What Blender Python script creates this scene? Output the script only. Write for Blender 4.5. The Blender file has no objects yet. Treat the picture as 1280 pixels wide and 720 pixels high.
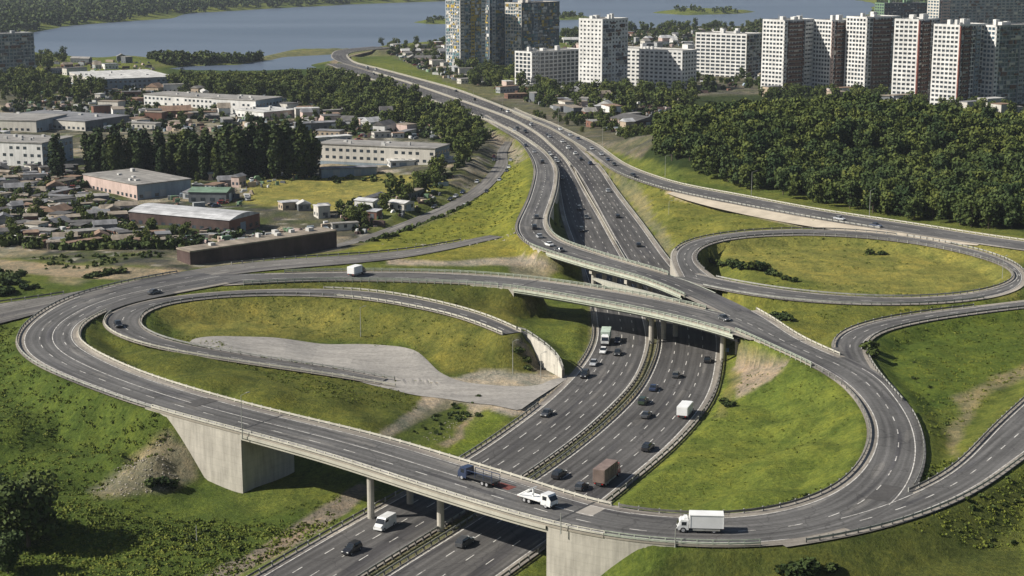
import bpy, math, random
import numpy as np
from mathutils import Vector, Matrix

# ------------------------------------------------------------------ camera, world, sun, exposure
SC = bpy.context.scene
PITCH = math.radians(12.0); FPX = 2000.0; CAMH = 105.0
cam_data = bpy.data.cameras.new("camera"); cam = bpy.data.objects.new("camera", cam_data)
SC.collection.objects.link(cam); SC.camera = cam
cam.location = (0, 0, CAMH); cam.rotation_euler = (math.pi/2 - PITCH, 0, 0)
cam_data.sensor_width = 36.0; cam_data.lens = 36.0*FPX/1280.0
cam_data.clip_start = 1.0; cam_data.clip_end = 60000.0
SUN_EL = math.radians(37.0); SUN_DIR = (0.985, 0.17)          # horizontal direction the light travels in
world = bpy.data.worlds.new("World"); SC.world = world; world.use_nodes = True
wn = world.node_tree.nodes; wl = world.node_tree.links
sky = wn.new("ShaderNodeTexSky"); sky.sky_type = 'NISHITA'; sky.sun_disc = False
sky.sun_elevation = SUN_EL
sky.sun_rotation = math.atan2(-SUN_DIR[0], -SUN_DIR[1])
sky.air_density = 1.0; sky.dust_density = 1.2; sky.ozone_density = 1.0
wl.new(sky.outputs[0], wn["Background"].inputs[0]); wn["Background"].inputs[1].default_value = 0.054
sun_data = bpy.data.lights.new("sun", 'SUN'); sun_data.energy = 5.0; sun_data.angle = math.radians(0.5)
sun_data.color = (1.0, 0.95, 0.87)
sun = bpy.data.objects.new("sun", sun_data); SC.collection.objects.link(sun)
ld = Vector((SUN_DIR[0]*math.cos(SUN_EL), SUN_DIR[1]*math.cos(SUN_EL), -math.sin(SUN_EL)))
sun.rotation_euler = ld.to_track_quat('-Z', 'Y').to_euler()
sun.location = (-300, 0, 400)
SC.view_settings.view_transform = 'Standard'; SC.view_settings.look = 'None'
SC.view_settings.exposure = 0.42; SC.view_settings.gamma = 1.0
SC.cycles.max_bounces = 5; SC.cycles.volume_bounces = 0; SC.cycles.transparent_max_bounces = 6

# ------------------------------------------------------------------ helpers
COL = SC.collection
rng = np.random.RandomState(7); random.seed(7)
CP, SP = math.cos(PITCH), math.sin(PITCH)
def P(px, py, z=0.0):
    u = (px-640.0)/FPX; v = (360.0-py)/FPX
    dz = -SP + v*CP; t = (z-CAMH)/dz
    return np.array([u*t, (CP+v*SP)*t, z])
def pix(X, Y, Z):
    Z = Z-CAMH
    d = Y*CP - Z*SP; v = (Y*SP + Z*CP)/d; u = X/d
    return 640+FPX*u, 360-FPX*v
def ppm(py, z=0.0):
    v = (360.0-py)/FPX
    return FPX/((z-CAMH)/(-SP+v*CP))
def tag(o, label=None, cat=None, group=None, kind=None):
    if label: o['label'] = label
    if cat: o['category'] = cat
    if group: o['group'] = group
    if kind: o['kind'] = kind
    return o
def link(name, me, mat=None, parent=None):
    o = bpy.data.objects.new(name, me); COL.objects.link(o)
    if mat is not None and me is not None and not me.materials:
        for m in (mat if isinstance(mat, (list, tuple)) else [mat]): me.materials.append(m)
    if parent is not None: o.parent = parent
    return o
def empty(name, loc=(0, 0, 0), rz=0.0):
    o = bpy.data.objects.new(name, None); COL.objects.link(o)
    o.location = loc; o.rotation_euler = (0, 0, rz); o.empty_display_size = 0.5
    return o
def copy_tree(o, parent=None):
    c = o.copy(); COL.objects.link(c); c.parent = parent
    for ch in list(o.children): copy_tree(ch, c)
    return c
class MB:
    """collects simple shapes for ONE mesh"""
    def __init__(s): s.v = []; s.f = []; s.m = []
    def add(s, vs, fs, mi=0):
        b = len(s.v); s.v += [tuple(map(float, q)) for q in vs]
        s.f += [tuple(b+i for i in f) for f in fs]; s.m += [mi]*len(fs)
    def box(s, x0, x1, y0, y1, z0, z1, mi=0, taper=None):
        tx, ty = taper or (0, 0)
        vs = [(x0,y0,z0),(x1,y0,z0),(x1,y1,z0),(x0,y1,z0),
              (x0+tx,y0+ty,z1),(x1-tx,y0+ty,z1),(x1-tx,y1-ty,z1),(x0+tx,y1-ty,z1)]
        s.add(vs, [(0,3,2,1),(4,5,6,7),(0,1,5,4),(1,2,6,5),(2,3,7,6),(3,0,4,7)], mi); return s
    def cyl(s, p0, p1, r0, r1, n=8, mi=0, caps=True):
        p0 = Vector(p0); p1 = Vector(p1); d = (p1-p0).normalized()
        a = d.orthogonal().normalized(); b = d.cross(a)
        vs = []
        for p, r in ((p0, r0), (p1, r1)):
            for k in range(n):
                t = 2*math.pi*k/n; vs.append(p+a*math.cos(t)*r+b*math.sin(t)*r)
        fs = [(k, (k+1) % n, n+(k+1) % n, n+k) for k in range(n)]
        if caps: fs += [tuple(range(n))[::-1], tuple(range(n, 2*n))]
        s.add(vs, fs, mi); return s
    def prism(s, prof, y0, y1, mi=0):
        n = len(prof)
        vs = [(x, y0, z) for x, z in prof]+[(x, y1, z) for x, z in prof]
        fs = [(k, (k+1) % n, n+(k+1) % n, n+k) for k in range(n)]+[tuple(range(n))[::-1], tuple(range(n, 2*n))]
        s.add(vs, fs, mi); return s
    def mesh(s, name):
        me = bpy.data.meshes.new(name); me.from_pydata(s.v, [], s.f)
        me.polygons.foreach_set('material_index', s.m); me.update(); return me
    def build(s, name, mat, parent=None): return link(name, s.mesh(name), mat, parent)

def new_mat(name, rough=0.8, spec=0.3):
    m = bpy.data.materials.new(name); m.use_nodes = True
    b = m.node_tree.nodes['Principled BSDF']
    b.inputs['Roughness'].default_value = rough; b.inputs['Specular IOR Level'].default_value = spec
    return m, m.node_tree.nodes, m.node_tree.links, b
def noise(N, L, vec, scale, detail=4, rough=0.55, stretch=None):
    if stretch is not None:
        mp = N.new('ShaderNodeMapping'); mp.inputs['Scale'].default_value = stretch
        L.new(vec, mp.inputs['Vector']); vec = mp.outputs[0]
    n = N.new('ShaderNodeTexNoise'); n.inputs['Scale'].default_value = scale
    n.inputs['Detail'].default_value = detail; n.inputs['Roughness'].default_value = rough
    L.new(vec, n.inputs['Vector']); return n.outputs['Fac']
def ramp(N, L, fac, stops):
    r = N.new('ShaderNodeValToRGB'); e = r.color_ramp.elements
    while len(e) < len(stops): e.new(0.5)
    for k, (p, c) in enumerate(stops):
        e[k].position = p; e[k].color = (c if isinstance(c, tuple) else (c, c, c))+(1,)
    L.new(fac, r.inputs[0]); return r.outputs[0]
def mix(N, L, mode, fac, a, b):
    m = N.new('ShaderNodeMix'); m.data_type = 'RGBA'; m.blend_type = mode
    for sock, val in ((m.inputs[0], fac), (m.inputs[6], a), (m.inputs[7], b)):
        if isinstance(val, (int, float)): sock.default_value = val
        elif isinstance(val, tuple): sock.default_value = val+(1,)
        else: L.new(val, sock)
    return m.outputs[2]
def bump(N, L, b, h, strength, dist):
    n = N.new('ShaderNodeBump'); n.inputs['Strength'].default_value = strength
    n.inputs['Distance'].default_value = dist; L.new(h, n.inputs['Height']); L.new(n.outputs[0], b.inputs['Normal'])
def simple(name, col, rough=0.8, spec=0.3, var=0.25, scale=0.6, metal=0.0):
    m, N, L, b = new_mat(name, rough, spec)
    tc = N.new('ShaderNodeTexCoord')
    f = noise(N, L, tc.outputs['Object'], scale, 5, 0.6)
    c = ramp(N, L, f, [(0.3, tuple(x*(1-var) for x in col)), (0.7, tuple(min(1, x*(1+var)) for x in col))])
    L.new(c, b.inputs['Base Color']); b.inputs['Metallic'].default_value = metal
    return m
def geo_pos(N): return N.new('ShaderNodeNewGeometry').outputs['Position']

# ------------------------------------------------------------------ materials of the ground and the roads
def mat_asphalt(name, base, warm=(1.0, 0.965, 0.92), tracks=True):
    m, N, L, b = new_mat(name, 0.85, 0.25)
    uv = N.new('ShaderNodeUVMap').outputs[0]; pos = geo_pos(N)
    c = tuple(base*w for w in warm)
    big = ramp(N, L, noise(N, L, pos, 0.035, 4, 0.6), [(0.3, tuple(x*0.75 for x in c)), (0.7, tuple(x*1.3 for x in c))])
    st = ramp(N, L, noise(N, L, uv, 1.0, 5, 0.65, (0.9, 0.02, 1)), [(0.3, 0.58), (0.72, 1.42)])
    x = mix(N, L, 'MULTIPLY', 1.0, big, st)
    fine = ramp(N, L, noise(N, L, pos, 1.6, 5, 0.7), [(0.3, 0.8), (0.7, 1.2)])
    x = mix(N, L, 'MULTIPLY', 1.0, x, fine)
    patch = ramp(N, L, noise(N, L, uv, 1.0, 2, 0.5, (0.22, 0.012, 1)), [(0.56, 0.0), (0.60, 1.0)])
    x = mix(N, L, 'MIX', patch, x, mix(N, L, 'MULTIPLY', 1.0, x, (0.68, 0.68, 0.72)))
    pt2 = ramp(N, L, noise(N, L, uv, 1.0, 1, 0.4, (0.30, 0.05, 1)), [(0.645, 0.0), (0.655, 1.0)])
    x = mix(N, L, 'MIX', pt2, x, mix(N, L, 'MULTIPLY', 1.0, x, (1.3, 1.28, 1.24)))
    vor = N.new('ShaderNodeTexVoronoi'); vor.feature = 'DISTANCE_TO_EDGE'; vor.inputs['Scale'].default_value = 0.09
    wob = N.new('ShaderNodeVectorMath'); wob.operation = 'ADD'; nz = N.new('ShaderNodeTexNoise'); nz.inputs['Scale'].default_value = 0.2
    L.new(pos, nz.inputs['Vector']); scl = N.new('ShaderNodeVectorMath'); scl.operation = 'SCALE'; scl.inputs['Scale'].default_value = 6.0
    L.new(nz.outputs['Color'], scl.inputs[0]); L.new(pos, wob.inputs[0]); L.new(scl.outputs[0], wob.inputs[1]); L.new(wob.outputs[0], vor.inputs['Vector'])
    x = mix(N, L, 'MULTIPLY', 0.75, x, ramp(N, L, vor.outputs['Distance'], [(0.0, 0.55), (0.016, 1.0)]))
    if tracks:   # worn wheel paths by the metre across the road
        sep = N.new('ShaderNodeSeparateXYZ'); L.new(uv, sep.inputs[0])
        w = N.new('ShaderNodeMath'); w.operation = 'MULTIPLY'; w.inputs[1].default_value = 2*math.pi/1.82; L.new(sep.outputs[0], w.inputs[0])
        s_ = N.new('ShaderNodeMath'); s_.operation = 'SINE'; L.new(w.outputs[0], s_.inputs[0])
        r = ramp(N, L, s_.outputs[0], [(0.0, 0.84), (1.0, 1.08)])
        x = mix(N, L, 'MULTIPLY', 0.8, x, r)
    L.new(x, b.inputs['Base Color'])
    bump(N, L, b, noise(N, L, pos, 6, 3, 0.6), 0.15, 0.05)
    return m
M = {}
M['asphalt'] = mat_asphalt('asphalt', 0.112)
M['asphalt_pale'] = mat_asphalt('pale asphalt', 0.16, (1.0, 0.94, 0.85))
M['asphalt_dark'] = mat_asphalt('dark asphalt', 0.09, (1.0, 0.95, 0.90))
M['dust_shoulder'] = mat_asphalt('dusty shoulder', 0.25, (1.0, 0.9, 0.76), False)
def mat_plaza():
    m, N, L, b = new_mat('dusty apron', 0.9, 0.15); pos = geo_pos(N)
    c = ramp(N, L, noise(N, L, pos, 0.05, 6, 0.65, (0.5, 1.4, 1)), [(0.3, (0.26, 0.245, 0.225)), (0.5, (0.32, 0.30, 0.27)), (0.72, (0.40, 0.375, 0.335))])
    x = mix(N, L, 'MULTIPLY', 1.0, c, ramp(N, L, noise(N, L, pos, 0.9, 6, 0.75), [(0.3, 0.75), (0.7, 1.2)]))
    x = mix(N, L, 'MULTIPLY', 0.5, x, ramp(N, L, noise(N, L, pos, 0.22, 5, 0.65, (0.5, 1.6, 1)), [(0.38, 0.72), (0.6, 1.08)]))
    L.new(x, b.inputs['Base Color']); bump(N, L, b, noise(N, L, pos, 1.2, 5, 0.7), 0.4, 0.2); return m
M['plaza'] = mat_plaza()
def mat_paint(name='worn road paint'):
    m, N, L, b = new_mat(name, 0.7, 0.3)
    f = noise(N, L, geo_pos(N), 0.7, 5, 0.7)
    L.new(ramp(N, L, f, [(0.34, (0.22, 0.2, 0.18)), (0.56, (0.62, 0.6, 0.55))]), b.inputs['Base Color'])
    return m
M['paint'] = mat_paint()
def mat_concrete(name, col, streak=True):
    m, N, L, b = new_mat(name, 0.85, 0.2)
    pos = geo_pos(N)
    f = ramp(N, L, noise(N, L, pos, 0.25, 6, 0.65), [(0.3, tuple(x*0.82 for x in col)), (0.7, tuple(x*1.1 for x in col))])
    s_ = ramp(N, L, noise(N, L, pos, 1.0, 4, 0.6, (1.2, 1.2, 0.12)), [(0.36, 0.78), (0.6, 1.05)])
    x = mix(N, L, 'MULTIPLY', 0.8 if streak else 0.2, f, s_)
    # formwork joints: faint lines every 3 m along and 1.5 m up
    w = N.new('ShaderNodeTexWave'); w.wave_type = 'BANDS'; w.bands_direction = 'Z'; w.inputs['Scale'].default_value = 0.21
    L.new(pos, w.inputs[0])
    x = mix(N, L, 'MULTIPLY', 0.6, x, ramp(N, L, w.outputs['Fac'], [(0.0, 0.86), (0.05, 1.0)]))
    L.new(x, b.inputs['Base Color']); bump(N, L, b, noise(N, L, pos, 1.5, 5, 0.6), 0.2, 0.1)
    return m
M['concrete'] = mat_concrete('weathered concrete', (0.43, 0.40, 0.34))
M['deck_concrete'] = mat_concrete('painted deck edge', (0.45, 0.47, 0.38))
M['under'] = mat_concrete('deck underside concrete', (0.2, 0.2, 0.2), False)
M['kerb'] = mat_concrete('kerb concrete', (0.30, 0.27, 0.22), False)
M['steel'] = simple('galvanised steel', (0.30, 0.30, 0.27), 0.55, 0.4, 0.35, 0.9)
M['rail_green'] = simple('pale green railing paint', (0.33, 0.36, 0.29), 0.6, 0.3, 0.3, 0.9)
M['rail_white'] = simple('white barrier paint', (0.46, 0.44, 0.37), 0.6, 0.3, 0.25, 0.9)
M['rail_post'] = simple('dull steel post', (0.13, 0.125, 0.115), 0.7, 0.3, 0.3, 0.9)

# ------------------------------------------------------------------ roads as smooth curves traced at their own heights
def smooth(a, k):
    if k < 1: return a
    n = len(a); w = np.exp(-0.5*(np.arange(-3*k, 3*k+1)/k)**2); w /= w.sum()
    pad = 3*k
    lo = 2*a[0]-a[1:pad+1][::-1] if n > pad else np.repeat(a[:1], pad, 0)
    hi = 2*a[-1]-a[-pad-1:-1][::-1] if n > pad else np.repeat(a[-1:], pad, 0)
    b = np.concatenate([lo, a, hi])
    if a.ndim == 1: return np.convolve(b, w, 'valid')
    return np.stack([np.convolve(b[:, i], w, 'valid') for i in range(a.shape[1])], 1)
def catmull(pts, step=2.0):
    pts = np.asarray(pts, float); n = len(pts); out = []; st = []
    for i in range(n-1):
        p0 = pts[i-1] if i > 0 else 2*pts[0]-pts[1]
        p1, p2 = pts[i], pts[i+1]
        p3 = pts[i+2] if i+2 < n else 2*pts[-1]-pts[-2]
        L = np.linalg.norm((p2-p1)[:2]); k = max(1, int(round(L/step)))
        for j in range(k):
            t = j/k
            a = [0.5*((2*p1)+(-p0+p2)*t+(2*p0-5*p1+4*p2-p3)*t*t+(-p0+3*p1-3*p2+p3)*t**3)]
            out.append(a[0]); st.append(i+t)
    out.append(pts[-1]); st.append(n-1.0)
    return np.array(out), np.array(st)
class Road:
    def __init__(s, name, stations, bridges=(), sm=5, step=2.0, terrain=True, ext=(0.0, 0.0)):
        A = np.array([P(a, b, z) for (a, b, c, d, z) in stations])
        B = np.array([P(c, d, z) for (a, b, c, d, z) in stations])
        AB, st = catmull(np.concatenate([A, B], 1), step)
        A, B = AB[:, :3], AB[:, 3:]
        c = (A+B)/2; c = smooth(c, sm)
        t = np.gradient(c, axis=0)[:, :2]; t /= np.linalg.norm(t, axis=1)[:, None]
        nrm = np.stack([-t[:, 1], t[:, 0]], 1)          # to the left of travel
        w = 0.5*np.abs(((B-A)[:, :2]*nrm).sum(1))
        w = smooth(w, sm)
        s.sign = np.sign((((A-B)[:, :2]*nrm).sum(1)).mean())  # +1 when edge A lies on the left
        s.name = name; s.c = c; s.t = t; s.n = nrm*s.sign; s.w = w; s.st = st   # +offset is towards edge A
        s.d = np.concatenate([[0], np.cumsum(np.linalg.norm(np.diff(c[:, :2], axis=0), axis=1))])
        s.bridge = np.zeros(len(c), bool)
        for a, b in bridges: s.bridge |= (st >= a) & (st <= b)
        s.terrain = terrain; s.ext = ext
    def sel(s, a=None, b=None):
        a = s.st[0] if a is None else a; b = s.st[-1] if b is None else b
        return (s.st >= a-1e-6) & (s.st <= b+1e-6)
    def off(s, o, a=None, b=None, dz=0.0):
        """polyline at offset o metres, or ('A'|'B', inset) from an edge"""
        k = s.sel(a, b)
        if isinstance(o, tuple):
            if o[0] == 'A': oo = s.w[k]-o[1]
            elif o[0] == 'B': oo = -(s.w[k]-o[1])
            else: oo = s.w[k]*o[1]                        # ('f', fraction)
        else: oo = np.full(k.sum(), float(o))
        q = s.c[k].copy(); q[:, :2] += s.n[k]*oo[:, None]; q[:, 2] += dz
        return q
def strip_mesh(name, rows, uvs=None):
    """rows: list of (n,3) arrays across -> grid mesh with uv"""
    R = np.stack(rows, 1); n, m = R.shape[:2]
    v = R.reshape(-1, 3)
    idx = np.arange(n*m).reshape(n, m)
    f = np.stack([idx[:-1, :-1], idx[:-1, 1:], idx[1:, 1:], idx[1:, :-1]], -1).reshape(-1, 4)
    a = R[1, 0]-R[0, 0]; b = R[0, 1]-R[0, 0]
    if b[0]*a[1]-b[1]*a[0] < 0: f = f[:, ::-1]
    me = bpy.data.meshes.new(name); me.from_pydata(v.tolist(), [], f.tolist())
    if uvs is not None:
        lay = me.uv_layers.new(name='UVMap'); vi = np.empty(len(me.loops), int); me.loops.foreach_get('vertex_index', vi)
        lay.data.foreach_set('uv', uvs.reshape(-1, 2)[vi].ravel())
    me.update(); return me
def ribbon(road, mat, name, a=None, b=None, oA=0.0, oB=0.0, dz=0.0, parent=None, div=4):
    k = road.sel(a, b); c = road.c[k]; n = road.n[k]; w = road.w[k]; d = road.d[k]
    rows = []; uv = []
    for i in range(div+1):
        f = i/div; o = (w+oA)*(1-f)-(w+oB)*f
        q = c.copy(); q[:, :2] += n*o[:, None]; q[:, 2] += dz; rows.append(q)
        uv.append(np.stack([o, d], 1))
    return link(name, strip_mesh(name, rows, np.stack(uv, 1)), mat, parent)
def resample(pl, step):
    d = np.concatenate([[0], np.cumsum(np.linalg.norm(np.diff(pl, axis=0), axis=1))])
    n = max(2, int(d[-1]/step)+1); s_ = np.linspace(0, d[-1], n)
    return np.stack([np.interp(s_, d, pl[:, i]) for i in range(3)], 1), s_
def tangent_normals(pl):
    t = np.gradient(pl, axis=0)[:, :2]; t /= (np.linalg.norm(t, axis=1)[:, None]+1e-9)
    return t, np.stack([-t[:, 1], t[:, 0]], 1)
def paint_lines(name, specs, parent, mat=None):
    """specs: (polyline, width, on, off) ; on=None is a solid line"""
    mb = MB()
    for pl, wd, on, of in specs:
        q, s_ = resample(np.asarray(pl), 1.0 if on else 2.0); t, n = tangent_normals(q)
        L = q.copy(); R = q.copy(); L[:, :2] += n*wd/2; R[:, :2] -= n*wd/2
        n_ = len(q)
        if on is None: keep = np.ones(n_-1, bool)
        else: keep = ((s_[:-1]+0.01) % (on+of)) < on
        if not keep.any(): continue
        b = len(mb.v)
        mb.v += [tuple(x) for x in L.tolist()]+[tuple(x) for x in R.tolist()]
        for i in np.nonzero(keep)[0]:
            mb.f.append((b+n_+i, b+n_+i+1, b+i+1, b+i)); mb.m.append(0)
    return mb.build(name, mat or M['paint'], parent)

R = {}
R['M_left'] = Road('M_left', [(283,748,405,745,0),(333,718,449,718,0),(426,664,537,664,0),(505,620,611,620,0),(583,577,677,577,0),(640,538,729,538,0),(677,511,758,511,0),
    (713,478,790,478,0),(736,451,803,449,0),(747,427,808,425,0),(748,411,806,411,0),(742,370,795,368,0),(729,330,779,328,0),
    (718,302,764,302,0),(707,271,747,271,1.0),(701,240,729,240,2.5),(697,216,716,216,4),(690,200,705,199,5),(674,186,690,185,5),(652,171,672,169,5),(628,158,645,153,5),
    (600,147,616,141,5),(541,126,554,119,5),(494,109,510,104,5),(447,94,457,88,5),(416,82,421,77,5)], ext=(1.6, 0.9))
R['M_right'] = Road('M_right', [(440,750,575,752,0),(489,718,623,718,0),(556,677,679,677,0),(628,630,746,630,0),(688,590,794,590,0),(740,551,840,551,0),(787,509,876,509,0),
    (810,480,890,480,0),(825,445,895,445,0),(828,428,896,428,0),(825,400,890,400,0),(812,365,866,365,0),(787,327,832,327,0),
    (761,282,799,281,1.0),(738,240,768,240,2.5),(722,214,750,213,4),(709,199,736,198,5),(692,184,722,184,5),(676,170,706,170,5),(647,152,674,155,5),
    (617,140,630,136,5),(556,118,570,113,5),(511,103,528,101,5),(458,87,479,88,5),(422,76,444,79,5),(415,69,433,69,5),(428,62,447,64.5,5),(480,57,483,60.5,5)], ext=(0.9, 1.8))
R['G'] = Road('G', [(905,372,905,414,9.5),(938,387,940,425,9.5),(977,411,975,441,9.5),(1019,431,1008,454,9.5),(1047,442,1030,465,9.5),
    (1085,455,1053,481,9.5),(1117,484,1070,500,9.5),(1142,514,1083,522,9.5),(1156,548,1087,545,9.5),(1157,580,1079,572,9.5),(1146,612,1053,604,9.5),
    (1110,650,1010,626,9.5),(1040,675,960,639,9.5),(950,686,902,646,9.5),(852,684,845,643,9.5),(765,677,785,640,9.5),
    (699,663,725,625,9.5),(593,632,635,593,9.5),(509,605,560,572,9.7),(426,577,480,547,10),(303,543,363,520,10.8),(187,512,260,493,11.3),
    (95,479,175,466,11.4),(43,457,125,443,11.4),(20,437,103,430,11.4),(20,420,98,418,11.2),(33,403,103,407,11),(62,384,117,399,10.8),
    (102,366,135,389,10.6),(167,350,172,377,10.4),(233,338,240,364,10.2),(270,332,270,358,10)], bridges=[(0, 1.6), (14.3, 20.95)])
R['B'] = Road('B', [(262,344,262,358,10),(301,342,301,356,9.9),(360,341,360,352.5,9.8),(440,339,440,351,9.6),(540,340,540,353.5,9.5),(600,343,600,356,9.5),(662,348,658,362,9.5),
    (725,357,722,374,9.5),(802,369,800,388,9.5),(860,381,856,401,9.5),(907,391,905,414.5,9.5),(930,400,928,423,9.5),(958,414,955,433,9.5)], bridges=[(5.7, 12.6)])
R['C'] = Road('C', [(600,147,604,141,5),(625,162,633,158,5),(647,176,658,173,5.2),(661,194,683,191,6.3),(667,212,696,210,7.8),(664,231,696,232,9),(657,252,691,252,9.5),
    (646,275,684,273,9.7),(643,289,687,288,9.7),(662,309,702,302,9.6),(695,319,735,313,9.5),(740,333,780,327,9.5),(806,350,830,341,9.5),(857,371,875,358,9.5),(893,389,906,372,9.5),(925,405,940,388,9.5),(962,424,979,412,9.5)], bridges=[(9.6, 15.6)])
R['N'] = Road('N', [(225,340,225,352,10.2),(262,333,262,347,10),(333,325,333,338,9.5),(402,320,402,333,8.8),(465,316,462,328,8),(530,309,528,319,7.2),(575,301,577,308,6.8),(620,292,622,298,6.5)])
R['D'] = Road('D', [(550,493,545,484.5,0.3),(479,481,483,473,1.5),(426,471,430,462,3),(355,461.5,362,452.5,4.5),(300,453.5,310,444.5,5.5),(213,440,235,431,7.5),(150,424,193,419,9),
    (124,406,172,405,10),(129,393,177,394,10.4),(152,383,192,385,10.4),(192,373.5,216,379,10.2),(247,366.5,251,374,10),(301,362.3,301,370,9.8),(360,361,360,369,9.6),(426,361,426,371,9.4),
    (480,366,477,377,9.2),(526,374,520,385,9),(575,385,565,395,8.8),(613,397,604,408,8.6),(646,412,633,421,8.4)], sm=4)
R['L'] = Road('L', [(850,347,892,345,9.5),(840,327,871,330,9.3),(841,311,869,317,9.2),(862,299.5,882,306,9),(895,293,910,299.5,9),(945,287.5,950,295.5,8.8),(1002,285.5,1002,293.5,8.6),
    (1063,287.5,1060,295.5,8.5),(1115,292.5,1112,300.5,8.5),(1171,301,1167,308,8.5),(1227,313,1217,319.5,8.6),(1264,326,1248,330,8.7),(1285,342,1269,340,8.8),(1280,360,1266,351,8.9),(1250,372,1235,363,9),
    (1200,379,1190,369.5,9),(1124,382.5,1124,373,9.1),(1040,381,1040,369,9.2),(980,376,985,363.5,9.3),(935,370,935,356,9.4),(890,362,895,348,9.5),(852,351,858,338,9.5)], sm=6)
R['E'] = Road('E', [(640,134,634,138,5),(657,142,655,148,5),(689,154,686,160.5,5),(714,165,708,173,5.2),(744,179,734,190,5.8),(780,204,768,215,6.6),(815,219,806,230,7.2),(852,230,846,241,7.7),(919,243,915,255,8.2),
    (1019,262,1015,273,8.4),(1119,277,1115,289,8.4),(1220,293,1216,304,8.4),(1300,304,1300,316,8.4),(1380,312,1380,325,8.4)])
R['K'] = Road('K', [(1380,361,1380,373,9),(1300,373,1300,383.5,9),(1228,381.5,1230,391,9.1),(1186,386,1190,397,9.2),(1132,392,1134,406,9.3),(1088,401,1096,417,9.4),(1050,413,1082,428,9.5),(1035,427,1081,443,9.5),
    (1044,447,1100,466,9.5),(1065,463,1120,490,9.5),(1092,490,1142,514,9.5)])
R['K2'] = Road('K2', [(1350,420,1372,500,9.5),(1310,470,1330,541,9.5),(1280,500,1290,573,9.5),(1237,543,1253,597,9.5),(1203,577,1222,616,9.5),(1150,609,1182,635,9.5),(1090,634,1115,659,9.5),(1030,652,1040,677,9.5),(965,660,965,686,9.5)])
R['W'] = Road('W', [(-120,400,-120,430,9),(-30,382,-30,410,10),(30,374,28,396,10.5),(85,366,70,381,10.7),(140,356,125,368,10.6)])
R['S'] = Road('S', [(632,176,640,178,1),(622,189,634,191,1),(619,205,634,208,1),(602,226,617,230,0.8),(580,243,597,246,0.6),(545,261,560,267,0.5),(490,283,500,291,0.5),(440,300,447,308,0.5),(395,311,400,318,0.5)], sm=3)
# ------------------------------------------------------------------ terrain height
CTRL = [(0,720,-2),(150,700,-2),(300,660,-2),(240,640,-1.7),(308,634,-1.9),(380,625,-1.2),(0,600,0),(120,612,-1.2),(60,520,6),(0,520,7.5),(0,450,10),(100,560,2.5),(180,590,0),(215,640,-1.6),(215,565,4.3),(232,592,1.0),(246,614,-1.5),(300,603,-2.1),(320,596,-2),(350,602,-1.6),(280,592,-2),(262,600,-1.8),(190,560,6),(150,560,5),(270,622,-1.7),
 (450,640,-1.5),(420,690,-1.5),(250,718,-1.8),
 (200,447,8.5),(250,475,8.8),(330,490,7.5),(400,500,5.5),(440,520,4.5),(480,520,2.5),(520,545,0.3),(560,520,-0.6),(600,500,0.1),(600,540,0),(565,560,-0.2),(545,500,0.3),
 (220,405,7),(300,405,5.4),(450,405,4),(540,420,3),(600,445,3),(640,462,1),(560,455,0.8),(600,464,0.4),
 (245,427,6.4),(330,432,4.6),(430,440,2.5),(520,470,1.0),(600,480,0.3),(680,480,0.05),(660,505,0),(500,440,1.9),
 (400,356,8.3),(560,368,7),(620,385,5),(655,396,1),(668,390,0),(690,380,-0.3),(700,400,0),(720,380,0),(730,372,0),(720,440,0.5),(738,460,0.1),(700,440,0.3),(735,400,0.2),
 (450,333,7.8),(600,335,5.5),(680,323,6),(690,345,2.5),(640,305,7.6),(600,305,6.7),(560,315,6.9),(540,322,6.9),
 (600,270,3.2),(560,297,5),(520,300,2.5),(630,235,3.5),(600,250,1.5),(645,210,3.5),(640,260,6),
 (40,335,5),(150,342,6.2),(0,362,7.5),(0,320,4),(200,330,6.5),(60,352,7),(250,322,6),(330,310,3),(0,410,8),
 (100,300,2),(0,250,0),(200,250,0),(350,290,1),(430,290,1),(450,240,0),(600,160,0),(500,160,0),(550,130,0),(300,150,0),(100,150,0),(0,180,0),
 (1070,330,6.3),(960,330,6.6),(1180,335,6.6),(1020,350,6.5),(860,265,5.5),(950,272,7),(820,290,2.5),(800,240,5),
 (960,400,8),(1050,388,8.6),(895,375,8.6),(1010,415,8),(925,385,8.4),
 (980,520,2.5),(930,560,1.2),(1030,520,6),(850,615,0.8),(900,600,2),(1000,590,5),(920,500,0.8),(945,478,2.5),(915,468,0.4),(925,455,1.0),(880,560,0.3),(1040,560,7.5),(960,620,7),
 (1180,450,7),(1250,470,6.6),(1210,520,7.2),(1180,580,8.6),(1150,470,7.5),(1280,420,7.5),(1240,500,7),
 (900,715,2.5),(1000,715,4),(1200,680,5),(1280,660,6),(850,718,0),(790,735,-1.5),(1300,620,7.5),(1100,700,5),
 (840,205,6),(1000,250,7.5),(1280,290,7.5),(1280,200,7),(1150,112,0),(1000,118,0),(1250,140,1),(900,125,1),(800,170,2),(750,130,0),(650,110,0),(550,90,0),(700,60,0),(1000,100,0),(1280,120,0),(300,100,-1),(50,100,-1),
 (420,90,1),(60,60,-1),(640,60,0),(900,60,0),(1280,30,0),(-100,300,0),(-100,600,0),(1400,400,8),(1400,600,7.5),(1400,250,8)]
CW = np.array([P(a, b, z) for a, b, z in CTRL])
TR = [R[k] for k in ('M_left', 'M_right', 'G', 'B', 'C', 'N', 'D', 'L', 'E', 'K', 'K2', 'W', 'S')]
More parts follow.
